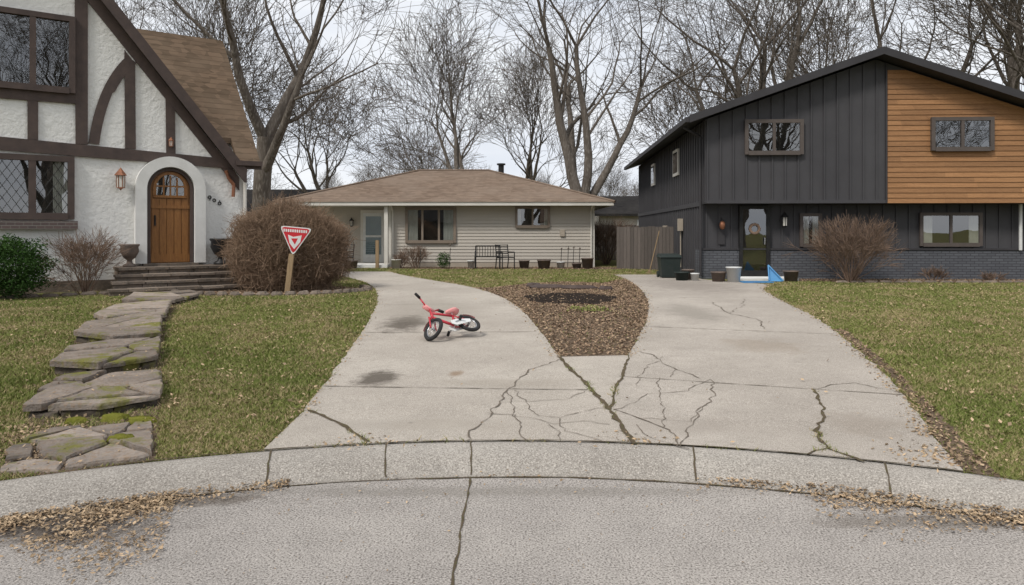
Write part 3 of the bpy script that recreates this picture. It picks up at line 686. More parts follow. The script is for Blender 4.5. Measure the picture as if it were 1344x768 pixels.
for (o0,o1,z0,z1) in ((-5.2,-4.2,3.6,4.5),(-10.5,-9.6,3.6,4.5)):
    p=lambda a0,a1,b0,b1,c0,c1:[FRt.P(-a1,b0,c0),FRt.P(-a0,b0,c0),FRt.P(-a0,b1,c0),FRt.P(-a1,b1,c0),FRt.P(-a1,b0,c1),FRt.P(-a0,b0,c1),FRt.P(-a0,b1,c1),FRt.P(-a1,b1,c1)]
    g('side_window_frames','cream').hexa(p(.001,.06,o0,o1,z0,z1)); g('window_interior','dark').hexa(p(.061,.064,o0+.1,o1-.1,z0+.1,z1-.1)); g('window_glass','glass').add([FRt.P(-.07,o0+.1,z0+.1),FRt.P(-.07,o1-.1,z0+.1),FRt.P(-.07,o1-.1,z1-.1),FRt.P(-.07,o0+.1,z1-.1)],[(0,1,2,3)])
t0=U(970,0,-.5)[0];t1=U(1010,0,-.5)[0]; zt_=2.42
df=g('door_frame','blackmetal'); 
FRt.box(df,t0,t0+.1,-.58,-.44,.38,zt_);FRt.box(df,t1-.1,t1,-.58,-.44,.38,zt_);FRt.box(df,t0+.1,t1-.1,-.58,-.44,zt_-.1,zt_);FRt.box(df,t0+.1,t1-.1,-.58,-.44,.38,.55)
FRt.box(g('window_interior','dark'),t0+.1,t1-.1,-.498,-.49,.55,zt_-.1); FRt.pane(g('window_glass','glass'),t0+.1,t1-.1,-.472,.55,zt_-.1)
g('door_wreath','twig').torus(FRt.P((t0+t1)/2,-.45,1.75),(FRt.n[0],FRt.n[1],0),.13,.04,16,6); g('door_handle','chrome').tube(FRt.P(t1-.16,-.4,1.3),FRt.P(t1-.16,-.4,1.5),.02)
FRt.box(g('door_step','trimwhite'),t0-.3,t1+.5,-.5,.5,.2,.38)
t,z=U(1028,292,-.55); lantern(g,FRt,t,z,-.575,'blackmetal',1.1)
t,z=U(947,296,-.55); hb_=g('wall_ornament','copper',True); hb_.lathe([(.001,-.12),(.06,-.1),(.09,0),(.07,.1),(.001,.14)],FRt.P(t,-.45,z),10); g('wall_ornament_hook','blackmetal').tube(FRt.P(t,-.57,z+.2),FRt.P(t,-.45,z+.14),.012); FRt.box(g('number_plate','greytrim'),t-.1,t+.1,-.575,-.55,z-.55,z-.15)
ml=g('utility_meter','tan')
for o_,z_ in ((-3.4,1.7),(-6.5,1.5)): ml.hexa([FRt.P(-.16,o_,z_),FRt.P(-.03,o_,z_),FRt.P(-.03,o_-.3,z_),FRt.P(-.16,o_-.3,z_),FRt.P(-.16,o_,z_+.4),FRt.P(-.03,o_,z_+.4),FRt.P(-.03,o_-.3,z_+.4),FRt.P(-.16,o_-.3,z_+.4)]); ml.tube(FRt.P(-.08,o_-.15,z_-1.2),FRt.P(-.08,o_-.15,z_),.02)
g('white_downspout','white').path([FRt.P(U(1341,0,-.4)[0],-.45,zo-.02),FRt.P(U(1341,0,-.4)[0],-.45,zbk)],.045)
g.done()
# ---------------------------------------------------------------- fence, neighbour house
def fence(name,p0,p1,h,w=.14):
    mb=MB(); L=math.hypot(p1[0]-p0[0],p1[1]-p0[1]); a_=math.degrees(math.atan2(p1[1]-p0[1],p1[0]-p0[0])); F=Fr(*p0,a_); t=0
    while t<L: F.box(mb,t,t+w-.008,0,.02,.3,.3+h+random.uniform(-.02,.02)); t+=w
    for z in (.6,.3+h-.3): F.box(mb,0,L,-.05,-.001,z,z+.09)
    mb.obj(name,M['fence'],None,(*p0,.3))
fence('wood_fence',(3.9,27.5),(5.75,26.2),1.55); fence('wood_fence',(3.4,36),(8,36),1.7); fence('wood_fence',(-22,34),(-9,38),1.7)
def nhouse(name,x,y,w,d,h,r,wm,rm):
    F=Fr(x,y,0); g=Group(name,(x,y,.3)); F.box(g('walls',wm),0,w,-d,0,.2,h)
    F.slab(g('roof',rm),[(-.4,.4,h),(w+.4,.4,h),(w+.4,-d/2,h+r),(-.4,-d/2,h+r)],.15); F.slab(g('roof',rm),[(-.4,-d-.4,h),(-.4,-d/2,h+r),(w+.4,-d/2,h+r),(w+.4,-d-.4,h)],.15)
    window(g,F,w*.2,w*.35,1.3,2.4,.01,2,'white'); window(g,F,w*.65,w*.8,1.3,2.4,.01,2,'white'); g.done()
nhouse('neighbour_house',5.4,46,12,8,2.8,1.3,'sidingM','shingleR'); nhouse('neighbour_house',-20,52,12,8,2.9,2,'tan','shingleR')
nhouse('neighbour_house',-14,-45,11,8,3,2,'grey','shingleR'); nhouse('neighbour_house',4,-42,12,8,3,2,'sidingM','shingleM')
# ================================================================ TREES
def gen_tree(seed,H,tr,LEN,maxlev=6,ang=.55,sides=(12,8,6,4,3,3,3),start=0,stems=1,base_spread=0,rmin=.008,trop=.06,wig=.14,side_n=(1,3),nf0=(3,4)):
    rnd=random.Random(seed); segs={}
    def rv(): return Vector((rnd.gauss(0,1),rnd.gauss(0,1),rnd.gauss(0,1)))
    def br(p,d,L,r,lev):
        n=(7,9,6,5,4,3,2)[lev]; step=L/n; ks=set()
        nside=rnd.randint(*side_n) if lev>0 else rnd.randint(0,1)
        if lev==1: nside+=3
        lo=(4,3,1,1,1,1,1)[lev]
        for _ in range(nside): ks.add(rnd.randint(lo,n-1) if n-1>=lo else n-1)
        rend=r*(.85 if lev==0 else .4)
        for i in range(n):
            d=(d+rv()*wig*(.4,.6,.9,1,1,1,1)[lev]+Vector((0,0,trop if lev<5 else -.02))).normalized()
            q=p+d*step; ra=r+(rend-r)*i/n; rb=r+(rend-r)*(i+1)/n
            if lev==0 and i==0: ra*=1.35
            segs.setdefault(lev,[]).append((p[:],q[:],max(ra,rmin),max(rb,rmin)))
            if lev<maxlev and i in ks:
                ax=d.cross(rv()).normalized(); dd_=(Matrix.Rotation(ang*rnd.uniform(.8,1.7),3,ax)@d).normalized()
                br(q,dd_,LEN[lev+1]*H*rnd.uniform(.6,1.05),rb*rnd.uniform(.4,.65),lev+1)
            p=q
        if lev<maxlev:
            ax=d.cross(rv()).normalized(); nf=2 if lev else rnd.choice(nf0)
            for k in range(nf):
                a2=ang*rnd.uniform(.5,1.0); dd_=(Matrix.Rotation(a2,3,Matrix.Rotation(2*math.pi*k/nf,3,d)@ax)@d).normalized()
                br(p-d*.1,dd_,LEN[lev+1]*H*rnd.uniform(.8,1.15),rend*rnd.uniform(.6,.85),lev+1)
    for s_ in range(stems):
        if stems==1: br(Vector((0,0,-.1)),Vector((rnd.uniform(-.05,.05),rnd.uniform(-.05,.05),1)).normalized(),LEN[start]*H,tr,start)
        else:
            q=rnd.uniform(0,6.28); k=rnd.uniform(.1,1)*base_spread
            br(Vector((math.cos(q)*.1*k,math.sin(q)*.1*k,-.05)),Vector((math.cos(q)*k,math.sin(q)*k,1)).normalized(),LEN[start]*H*rnd.uniform(.6,1),tr,start)
    out=[]
    for lev,l in segs.items():
        A=np.array([s[0] for s in l]);B=np.array([s[1] for s in l]);r0=np.array([s[2] for s in l]);r1=np.array([s[3] for s in l]); out.append(frusta(A,B,r0,r1,sides[lev]))
    return joinVF(out)
def mesh_of(name,VF,m):
    o=fast(name,VF[0],VF[1],m,smooth=True); me=o.data; bpy.data.objects.remove(o); print(name,len(VF[1])); return me
TA=mesh_of('tree_a',gen_tree(31,17,.38,[.30,.34,.24,.16,.11,.07,.045],ang=.6,nf0=(2,3),side_n=(1,2)),M['bark'])
TB=mesh_of('tree_b',gen_tree(23,19,.48,[.13,.44,.26,.17,.11,.07,.045],ang=.6,trop=.05,side_n=(1,2)),M['bark'])
TC=mesh_of('tree_c',gen_tree(5,13,.25,[.18,.3,.25,.18,.13,.09],maxlev=5,ang=.6,rmin=.012,side_n=(2,4),trop=.04),M['bark'])
TD=mesh_of('tree_d',gen_tree(42,16,.32,[.22,.34,.22,.16,.12,.08],maxlev=5,ang=.45,rmin=.012,side_n=(2,4)),M['bark'])
def tree(me,px,d,s=1.,rot=0,name='bare_tree',parent=None):
    o=bpy.data.objects.new(name,me); o.location=((px-CX)*d/FP,d,.3); o.rotation_euler=(0,0,rot); o.scale=(s,s,s); S.collection.objects.link(o); o.parent=parent; return o
tree(TA,345,33,1.1,0.4); tree(TB,765,42,1.12,1.0); tree(TC,428,52,1.15,2); tree(TD,612,50,1.1,.5); tree(TC,545,72,1.0,4); tree(TD,690,64,1.1,3.3)
tree(TB,1010,47,1.2,3.2); tree(TA,1215,44,1.25,2.5); tree(TD,1120,50,1.3,1.3); tree(TB,1310,42,1.2,5); tree(TC,885,62,1.4,5); tree(TD,1395,44,1.4,2); tree(TD,235,50,1.2,4.4); tree(TB,90,46,1.1,.3)
row=bpy.data.objects.new('distant_tree_row',None); row.location=(0,0,0); S.collection.objects.link(row)
for i in range(20):
    d=random.uniform(90,140); tree(random.choice((TC,TD)),-30+i*72+random.uniform(-25,25),d,random.uniform(.65,1.0),random.uniform(0,6),'distant_tree',row)
for i in range(9):
    o=bpy.data.objects.new('bare_tree',(TA,TB,TD)[i%3]); o.location=(-22+i*6+random.uniform(-1,1),-13-random.uniform(0,9),.3); o.rotation_euler=(0,0,i*1.3); S.collection.objects.link(o)
# ---------------------------------------------------------------- shrubs
def shrub(name,x,y,h,w,n,seed,m='twig',tr=.014):
    V,F=gen_tree(seed,h,tr,[0,0,0,.5,.3,.22,.16],ang=.42,start=3,stems=n,base_spread=w/h*.9,rmin=.0035,trop=.03,wig=.1,side_n=(1,3)); V=V+np.array([[x,y,float(terr(x,y))]])
    return fast(name,V,F,M[m],loc=(x,y,.3))
def at(px,d): return ((px-CX)*d/FP,d)
shrub('bare_shrub',*FL.P(FL.uv(110,370,1.)[0],1.0,0)[:2],1.6,1.4,26,3); 
shrub('bare_shrub',*at(1116,19.9),1.95,1.9,48,9)
shrub('bare_shrub',*at(545,27.8),1.1,.8,16,14); shrub('bare_shrub',*at(525,27.5),.8,.6,10,15); shrub('bare_shrub',*at(1225,20.6),.6,.7,10,17); shrub('bare_shrub',*at(1300,20.5),.5,.7,8,18)
shrub('bare_shrub',*at(795,31),2.2,1.8,30,19)
def ball(name,cx,cy,rx,ry,z0,h,n,m,rmin=.0035):
    th=RNG.uniform(0,2*np.pi,n); cz=RNG.uniform(-.75,1,n); s_=np.sqrt(np.clip(1-cz**2,0,1)); d=np.stack([s_*np.cos(th),s_*np.sin(th),cz],1)
    bumpy=1+.06*np.sin(d[:,0]*7+1)*np.cos(d[:,1]*6)+.05*np.sin(d[:,2]*9+d[:,0]*5)
    r=RNG.uniform(.6,1.0,n)**.5*bumpy
    sc=np.array([rx,ry,h*.57]); c=np.array([cx,cy,z0+h*.43])
    P1=c+d*r[:,None]*sc; dirs=d*.9+RNG.normal(0,.55,(n,3))+np.array([0,0,.5]); dirs/=np.linalg.norm(dirs,axis=1,keepdims=True)
    P0=P1-dirs*RNG.uniform(.15,.45,(n,1)); ok=(P1[:,2]>z0)&(P0[:,2]>z0-.1)
    V1,F1=frusta(P0[ok],P1[ok],np.full(ok.sum(),rmin*1.3),np.full(ok.sum(),rmin*.7),3)
    k=n//3; P2=P1[:k]; q=P2+d[:k]*.07+RNG.normal(0,.1,(k,3)); V2,F2=frusta(P2,q,np.full(k,rmin),np.full(k,rmin*.6),3)
    k=80; P3=np.stack([cx+RNG.uniform(-.4,.4,k),cy+RNG.uniform(-.4,.4,k),np.full(k,z0)],1); V3,F3=frusta(P3,P1[:k]*.9+c*.1,np.full(k,.014),np.full(k,.006),4)
    V,F=joinVF([(V1,F1),(V2,F2),(V3,F3)]); return fast(name,V,F,M[m],loc=(cx,cy,z0))
ball('twiggy_hedge',-5.27,17.4,1.46,1.2,.3,2.12,20000,'twig2')
def leaves(P,size,tilt):
    n=len(P); th=RNG.uniform(0,2*np.pi,n); sz=size*RNG.uniform(.5,1.3,n)
    nrm=np.stack([RNG.normal(0,tilt,n),RNG.normal(0,tilt,n),np.ones(n)],1); nrm/=np.linalg.norm(nrm,axis=1,keepdims=True)
    u=np.stack([np.cos(th),np.sin(th),np.zeros(n)],1); u-=nrm*(u*nrm).sum(1,keepdims=True); u/=np.linalg.norm(u,axis=1,keepdims=True); w=np.cross(nrm,u)
    a_=u*sz[:,None]; b_=w*(sz*RNG.uniform(.35,.7,n))[:,None]; cu=nrm*(sz*RNG.uniform(.0,.4,n))[:,None]
    V=np.stack([P-a_*.5,P-b_*.5+cu*.3,P+a_*.5+cu*.6,P+b_*.5+cu*.3],1).reshape(-1,3); F=np.arange(4*n).reshape(n,4); return V,F
def leafball(name,cx,cy,rx,ry,z0,h,n,m,sz=.04):
    d=RNG.normal(0,1,(n,3)); d/=np.linalg.norm(d,axis=1,keepdims=True); bump_=1+.13*np.sin(d[:,0]*6+1)*np.cos(d[:,1]*7)+.1*np.sin(d[:,2]*11)
    P=np.array([cx,cy,z0+h/2])+d*np.array([rx,ry,h/2])*(bump_*RNG.uniform(.5,1.12,n))[:,None]; P=P[P[:,2]>z0]
    V,F=leaves(P,sz,1.); return fast(name,V,F,M[m],loc=(cx,cy,z0))
lb=FL.P(FL.uv(8,375,1.3)[0],1.3,0); leafball('evergreen_shrub',lb[0],lb[1],.75,.7,.3,1.25,22000,'leafdark',.05)
leafball('low_evergreen',*at(582,27.6),.25,.25,.3,.6,1500,'leafdark',.05)
# ---------------------------------------------------------------- litter and grass
def zof(x,y):
    r=np.hypot(x-CC[0],y-CC[1]); prof=np.interp(r,[0,5.79,5.84,5.89,5.94,5.99,6.06,6.25],[0,.0,.02,.05,.078,.096,.106,.11]); return np.where(r<6.25,prof,terr(x,y))
def scat(poly,n):
    P=np.array(poly); x=RNG.uniform(P[:,0].min(),P[:,0].max(),n*4); y=RNG.uniform(P[:,1].min(),P[:,1].max(),n*4); k=pip(x,y,poly); x=x[k][:n];y=y[k][:n]; return x,y
L=[]
def addleaf(x,y,off,size,tilt=.35): 
    P=np.stack([x,y,zof(x,y)+off],1); L.append(leaves(P,size,tilt))
for poly,n,off,sz in [(ISL,20000,.018,.042),(DIRT,1600,.015,.04),(BEDL,5000,.02,.05),(BEDM,2500,.02,.05),(BEDR,3500,.02,.05)]:
    x,y=scat(poly,n); k=~(pip(x,y,SOIL)&(RNG.uniform(0,1,len(x))<.93)); addleaf(x[k],y[k],off,sz,.5)
V,F=joinVF(L); fast('leaf_mulch',V,F,M['litter']); L=[]
def ringleaf(a0,a1,r0,r1,n,sz=.045):
    q=RNG.uniform(min(a0,a1),max(a0,a1),n); r=r1-(r1-r0)*np.abs(RNG.normal(0,.4,n))*(1+.5*np.sin(q*23))
    k=RNG.uniform(0,1,n)<.55+.45*np.sin(q*31)*np.cos(q*17+r*9); q=q[k];r=r[k]
    addleaf(CC[0]+r*np.cos(q),CC[1]+r*np.sin(q),.006+RNG.uniform(0,.018,len(q)),sz,.45)
def angg(px,py): p=G0(px,py); return math.atan2(p[1]-CC[1],p[0]-CC[0])
ringleaf(angg(-60,670),angg(230,650),4.95,5.82,6500,.026); ringleaf(angg(100,650),angg(380,635),5.55,5.84,1900,.025); ringleaf(angg(340,640),angg(930,640),5.0,5.86,300,.022)
ringleaf(angg(1060,655),angg(915,640),5.6,5.84,600,.025); ringleaf(angg(1420,690),angg(1060,650),5.45,5.86,3600,.026)
n=500; yy=RNG.uniform(2.9,5,n); xx=RNG.uniform(-3.4,3.4,n); k=np.hypot(xx,yy+.8)<5.7; addleaf(xx[k],yy[k],.004,.012,.3)
for c,nn in ((G(35,575),500),(G(20,600),300),(G(835,580),60),(G(480,585),50),(G(1225,600),200)):
    x=c[0]+RNG.normal(0,.16,nn); y=c[1]+RNG.normal(0,.14,nn); addleaf(x,y,.02,.033,.5)
for e_,n in ((edge_in,900),(edge_l,600),(edge_r,1500),(edge_i2,800)):
    e_=np.array(e_); i=RNG.integers(0,len(e_)-1,n); t=RNG.uniform(0,1,n)[:,None]; p=e_[i]*(1-t)+e_[i+1]*t+RNG.normal(0,.06,(n,2)); addleaf(p[:,0],p[:,1],.02,.03,.4)
x,y=scat(PATHALL,900); addleaf(x,y,.03,.03,.6)
for pl_,(_,n_,h_) in zip(PATH,steps):
    x,y=scat(pl_,35); addleaf(x,y,h_+.012,.03,.3)
n=12000; y=RNG.uniform(4.2,27,n); x=RNG.uniform(-1,1,n)*(.75*y+1); r=np.hypot(x-CC[0],y-CC[1]); k=(r>6.3)
for pl in (D1,D2,TR): 
    k&=~(pip(x,y,pl)&(RNG.uniform(0,1,n)<.97))
k&=~((x>5.4)&(y>20.8))
addleaf(x[k],y[k],.035,.04,.5)
V,F=joinVF(L); fast('fallen_leaves',V,F,M['dryleaf'])
n=1000000; yy=4.2*(29/4.2)**RNG.uniform(0,1,n); xx=RNG.uniform(-1,1,n)*(.74*yy+.8); r=np.hypot(xx-CC[0],yy-CC[1])
keep=(r>6.27)&(RNG.uniform(0,1,n)<np.clip(yy/12+.45,0,1))
for pl in (D1,D2,TR,SOIL,BEDL,BEDM,BEDR): keep&=~pip(xx,yy,pl)
keep&=~(pip(xx,yy,ISL)&(RNG.uniform(0,1,n)<.97)); keep&=~(pip(xx,yy,DIRT)&(RNG.uniform(0,1,n)<.9))
for pl in PATH: keep&=~pip(xx,yy,pl)
keep&=~(pip(xx,yy,PATHALL)&(RNG.uniform(0,1,n)<.6))
rel=(xx-FL.o[0])*FL.n[0]+(yy-FL.o[1])*FL.n[1]; relt=(xx-FL.o[0])*FL.u[0]+(yy-FL.o[1])*FL.u[1]
keep&=~((rel<1.0)&(relt<.1)); keep&=~((relt>tl-.4)&(relt<trr+.3)&(rel<2.1)&(rel>-1))
keep&=~((xx>5.4)&(yy>20.7)); keep&=~((xx>-8.6)&(xx<3.3)&(yy>28.3))
x=xx[keep];y=yy[keep]
cr=np.array(CR); i=RNG.integers(0,len(cr),2600); wx=cr[i,0]+RNG.normal(0,.015,2600); wy=cr[i,1]+RNG.normal(0,.015,2600); kk=(np.sin(wx*9)+np.cos(wy*7)>.2)
x=np.concatenate([x,wx[kk]]); y=np.concatenate([y,wy[kk]]); n=len(x); print('BLADES',n)
hh_=RNG.uniform(.015,.038,n)*(1+.3*np.sin(x*2.1)*np.cos(y*1.7)); wd=(.0027+.0006*y)*RNG.uniform(.6,1.3,n)
th=RNG.uniform(0,2*np.pi,n); z=terr(x,y)
B0=np.stack([x-np.cos(th)*wd,y-np.sin(th)*wd,z],1); B1=np.stack([x+np.cos(th)*wd,y+np.sin(th)*wd,z],1); lean=RNG.normal(0,.75,(n,2))*hh_[:,None]
T=np.stack([x+lean[:,0],y+lean[:,1],z+hh_],1); V=np.stack([B0,B1,T],1).reshape(-1,3); fast('lawn_grass',V,np.arange(3*n).reshape(n,3),M['grass'])
for (px,py,rr) in ((165,499,.2),(190,503,.16),(150,552,.14),(185,556,.14),(160,580,.12),(120,462,.08),(188,430,.08),(95,500,.08),(100,556,.1)):
    c=G(px,py); n_=18; pts=[(c[0]+rr*random.uniform(.6,1.2)*math.cos(q),c[1]+rr*random.uniform(.4,.9)*math.sin(q)) for q in np.linspace(0,2*math.pi,n_+1)[:-1]]
    zc=float(terr(*c))+.035; mo.add([(x_,y_,zc-.05) for x_,y_ in pts]+[(c[0]+(x_-c[0])*.7,c[1]+(y_-c[1])*.7,zc+.012) for x_,y_ in pts],[(i,(i+1)%n_,n_+(i+1)%n_,n_+i) for i in range(n_)]+[tuple(range(n_,2*n_))])
mo.obj('moss_patches',M['moss'],smooth=True)
es=MB()
def rock(mb,x,y,z,sx,sy,sz,rot):
    n=7; c,s_=math.cos(rot),math.sin(rot); vs=[]
    for k,(f,h) in enumerate(((1,0),(1.05,.55),(.75,1))):
        for i in range(n):
            q=2*math.pi*i/n; a_=math.cos(q)*sx*f*random.uniform(.85,1.1); b_=math.sin(q)*sy*f*random.uniform(.85,1.1); vs.append((x+a_*c-b_*s_,y+a_*s_+b_*c,z+h*sz*random.uniform(.9,1.1)))
    mb.add(vs,[(k*n+i,k*n+(i+1)%n,(k+1)*n+(i+1)%n,(k+1)*n+i) for k in range(2) for i in range(n)]+[tuple(range(2*n,3*n))])
for q in np.linspace(math.pi*.98,math.pi*2.15,30): rock(es,hb[0]+2.3*math.cos(q),17.1+1.4*math.sin(q),.27,.13,.09,.12,q+math.pi/2+random.uniform(-.2,.2))
for i in range(14): 
    p=FL.P(tl-.3-i*.35,1.35+random.uniform(-.05,.05),.28); rock(es,p[0],p[1],p[2],.17,.1,.1,math.radians(35)+random.uniform(-.2,.2))
for i in range(20): rock(es,BEDR[2][0]-.2+i*.4,19.75+random.uniform(-.04,.04),.27,.18,.08,.09,0)
es.obj('edging_stones',M['stone'])
rk=MB()
for px,py,w_ in ((722,379,.5),(760,380,.45),(700,377,.2),(795,381,.18)): 
    c=G(px,py); rock(rk,c[0],c[1],.28,w_,.12,.12,random.uniform(-.1,.1))
rk.obj('fire_pit_logs',M['timber'])
gt=G(776,407); x=gt[0]+RNG.normal(0,.18,350); y=gt[1]+RNG.normal(0,.22,350); V,F=leaves(np.stack([x,y,terr(x,y)+.03],1),.05,.8); fast('ground_cover_plant',V,F,M['grass'])
# ---------------------------------------------------------------- small objects
sx,sy=G(376,386); g=Group('yard_sign',(sx,sy,.3)); sc=FP/sy
def SP(px,py,o=0): return (((px-CX)/sc),sy-o,CH+(HY-py)/sc)
pp=g('post','postwood'); a_,b_=Vector(SP(376.5,388)),Vector(SP(383,333)); pp.hexa([a_+Vector(v) for v in ((-.055,-.03,0),(.055,-.03,0),(.055,.03,0),(-.055,.03,0))]+[b_+Vector(v) for v in ((-.055,-.03,0),(.055,-.03,0),(.055,.03,0),(-.055,.03,0))])
def tri(mb,pts,o0,o1,sh=0):
    n=len(pts); c=Vector((sum(p[0] for p in pts)/n,sum(p[1] for p in pts)/n)); q=[(p[0]+(c.x-p[0])*sh,p[1]+(c.y-p[1])*sh) for p in pts]
    mb.add([SP(x,y,o1) for x,y in q]+[SP(x,y,o0) for x,y in q],[tuple(range(n)),tuple(range(2*n-1,n-1,-1))]+[(i,(i+1)%n,n+(i+1)%n,n+i) for i in range(n)])
def rnd_tri(c,k=.12):
    out=[]
    for i in range(3):
        A=Vector(c[i]);Pn=Vector(c[i-1]);Nn=Vector(c[(i+1)%3]); a1=A.lerp(Pn,k);a2=A.lerp(Nn,k)
        for t in (0,.5,1): out.append(tuple(((1-t)**2)*a1+2*t*(1-t)*A+t*t*a2))
    return out
tc3=rnd_tri([(368,296),(411,300),(385,336)])
tri(g('sign_plate','white'),tc3,.035,.05); tri(g('sign_field','red'),tc3,.051,.054,.10)
tri(g('sign_emblem','white'),[(379,308),(386,311),(397,309),(395,318),(387,327),(381,319)],.0545,.058); tri(g('sign_emblem_red','red'),[(383,313),(392,313),(388,321)],.0585,.060)
for i in range(11): x_=373+i*2.9; tri(g('sign_lettering','white'),[(x_,300.2+i*.22),(x_+1.9,300.3+i*.22),(x_+1.9,304+i*.22),(x_,303.9+i*.22)],.0545,.058)
g.done()
def bicycle(loc,mtx,steer):
    g=Group('childs_bicycle',loc); R=.165
    T=lambda v: tuple(mtx@Vector(v))
    hp=Vector((.47,0,.40)); ax=Vector((-.28,0,1)).normalized(); rs=Matrix.Rotation(steer,4,ax); TF=lambda v: T(hp+(rs@(Vector(v)-hp)))
    def wheel(c,tf):
        ti=g('tyres','rubber',True); ri=g('rims','chrome',True); C=Vector(tf(c)); A=(Vector(tf((c[0],1,c[2])))-C).normalized()
        ti.torus(C,A,R-.022,.026,32,8); ri.torus(C,A,R-.052,.009,32,6); ri.tube(C-A*.035,C+A*.035,.016)
        u=A.orthogonal().normalized(); w=A.cross(u)
        for i in range(18):
            q=2*math.pi*i/18; ri.tube(C+A*(.02*(-1)**i),C+(u*math.cos(q)+w*math.sin(q))*(R-.05),.0022,n=4)
    wheel((0,0,R),T); wheel((.58,0,R),TF)
    f=g('frame','pinkframe',True)
    bb=(.24,0,.15); st=(.15,0,.36); ht=(.44,0,.46); hl=(.475,0,.36)
    for a_,b_,r in ((bb,st,.016),(bb,hl,.02),(st,ht,.017)): f.tube(T(a_),T(b_),r,n=10)
    f.tube(T(ht),T(hl),.022,n=10)
    for s_ in (-.05,.05): f.tube(T((0,s_,R)),T((bb[0],s_*.5,bb[2])),.009); f.tube(T((0,s_,R)),T((st[0],s_*.3,st[2]-.02)),.008)
    for s_ in (-.05,.05): f.tube(TF((.58,s_,R)),TF((.5,s_,.34)),.012)
    f.tube(TF((.5,-.06,.34)),TF((.5,.06,.34)),.014); 
    h=g('handlebar','pinkframe',True); h.tube(TF((.48,0,.34)),TF((.42,0,.54)),.014); h.path([TF((.36,-.24,.64)),TF((.38,-.17,.64)),TF((.42,-.06,.54)),TF((.42,.06,.54)),TF((.38,.17,.64)),TF((.36,.24,.64))],.012)
    gr=g('grips','rubber',True); gr.tube(TF((.36,-.27,.64)),TF((.375,-.18,.64)),.021); gr.tube(TF((.36,.27,.64)),TF((.375,.18,.64)),.021)
    pad=g('handlebar_pad','pink',True); pad.tube(TF((.43,-.09,.56)),TF((.43,.09,.56)),.035,n=10)
    g('seat_post','chrome').tube(T(st),T((.12,0,.45)),.011)
    sd=g('saddle','pink',True); n=12; vs=[]
    for i in range(n):
        q=2*math.pi*i/n; x_=.11+.11*math.cos(q); wv=.065*math.sin(q)*(1.0-.45*math.cos(q)); vs.append(T((x_,wv,.44))); 
    vs+= [T((.11+(.105)*math.cos(2*math.pi*i/n),.058*math.sin(2*math.pi*i/n)*(1-.45*math.cos(2*math.pi*i/n)),.475)) for i in range(n)]
    sd.add(vs,[(i,(i+1)%n,n+(i+1)%n,n+i) for i in range(n)]+[tuple(range(n))[::-1],tuple(range(n,2*n))])
    cg=g('chain_guard','white')
    for yy_ in (.05,-.055):
        pts=[(-.02,R+.03),(.2,.215),(.3,.19),(.31,.13),(.25,.09),(0,R-.03)]; vs=[T((x_,yy_,z_)) for x_,z_ in pts]+[T((x_,yy_+.01,z_)) for x_,z_ in pts]; n=6
        cg.add(vs,[tuple(range(n)),tuple(range(n,2*n))[::-1]]+[(i,(i+1)%n,n+(i+1)%n,n+i) for i in range(n)])
    for tf,cx_,q0,q1,mk in ((T,0,.3,2.6,'pink'),(TF,.58,.9,2.2,'pink')):
        fd=g('fenders',mk,True); vs=[]; n=12
        for i in range(n+1):
            q=q0+(q1-q0)*i/n
            for s_ in (-.03,0,.03): rr=R+.018-(.01 if s_ else 0); vs.append(tf((cx_+rr*math.cos(q),s_,R+rr*math.sin(q))))
        fd.add(vs,[(3*i+j,3*i+j+3,3*i+j+4,3*i+j+1) for i in range(n) for j in range(2)])
    cr=g('cranks','chrome'); cr.tube(T((bb[0],-.07,bb[2])),T((bb[0],.07,bb[2])),.012); cr.tube(T((bb[0],-.07,bb[2])),T((bb[0]+.08,-.07,bb[2]-.03)),.008); cr.tube(T((bb[0],.07,bb[2])),T((bb[0]-.08,.07,bb[2]+.03)),.008)
    pd=g('pedals','rubber'); pd.tube(T((bb[0]+.08,-.07,bb[2]-.03)),T((bb[0]+.08,-.14,bb[2]-.03)),.02,n=6); pd.tube(T((bb[0]-.08,.07,bb[2]+.03)),T((bb[0]-.08,.14,bb[2]+.03)),.02,n=6)
    g.done(); 
    dz=min(v.co.z+loc[2] for o in g.e.children for v in o.data.vertices)
    g.e.location.z-= dz-(float(terr(loc[0],loc[1]))+.014)
bx,by=G(623,445)
head=math.radians(180+38); lean=math.radians(60)
mt=Matrix.Translation((bx,by,.25))@Matrix.Rotation(head,4,'Z')@Matrix.Rotation(lean,4,'X')
bicycle((bx,by,.25),mt,math.radians(-62))
def wheelie(name,x,y,w,d,h,mk):
    mb=MB(); z=.3
    mb.hexa([(x-w*.42,y-d*.4,z+.04),(x+w*.42,y-d*.4,z+.04),(x+w*.42,y+d*.4,z+.04),(x-w*.42,y+d*.4,z+.04),(x-w/2,y-d/2,z+h),(x+w/2,y-d/2,z+h),(x+w/2,y+d/2,z+h),(x-w/2,y+d/2,z+h)])
    mb.hexa([(x-w*.54,y-d*.56,z+h),(x+w*.54,y-d*.56,z+h),(x+w*.54,y+d*.55,z+h),(x-w*.54,y+d*.55,z+h),(x-w*.48,y-d*.45,z+h+.07),(x+w*.48,y-d*.45,z+h+.07),(x+w*.48,y+d*.5,z+h+.1),(x-w*.48,y+d*.5,z+h+.1)])
    mb.tube((x-w*.4,y+d*.62,z+h-.02),(x+w*.4,y+d*.62,z+h-.02),.02); 
    for s_ in (-1,1): mb.tube((x+s_*w*.42,y+d*.45,z+.1),(x+s_*w*.5,y+d*.45,z+.1),.1,n=14)
    mb.obj(name,M[mk],None,(x,y,.3))
x_,y_=at(878,21.8); wheelie('wheelie_bin',x_-.0,y_,.6,.55,.62,'bin'); 
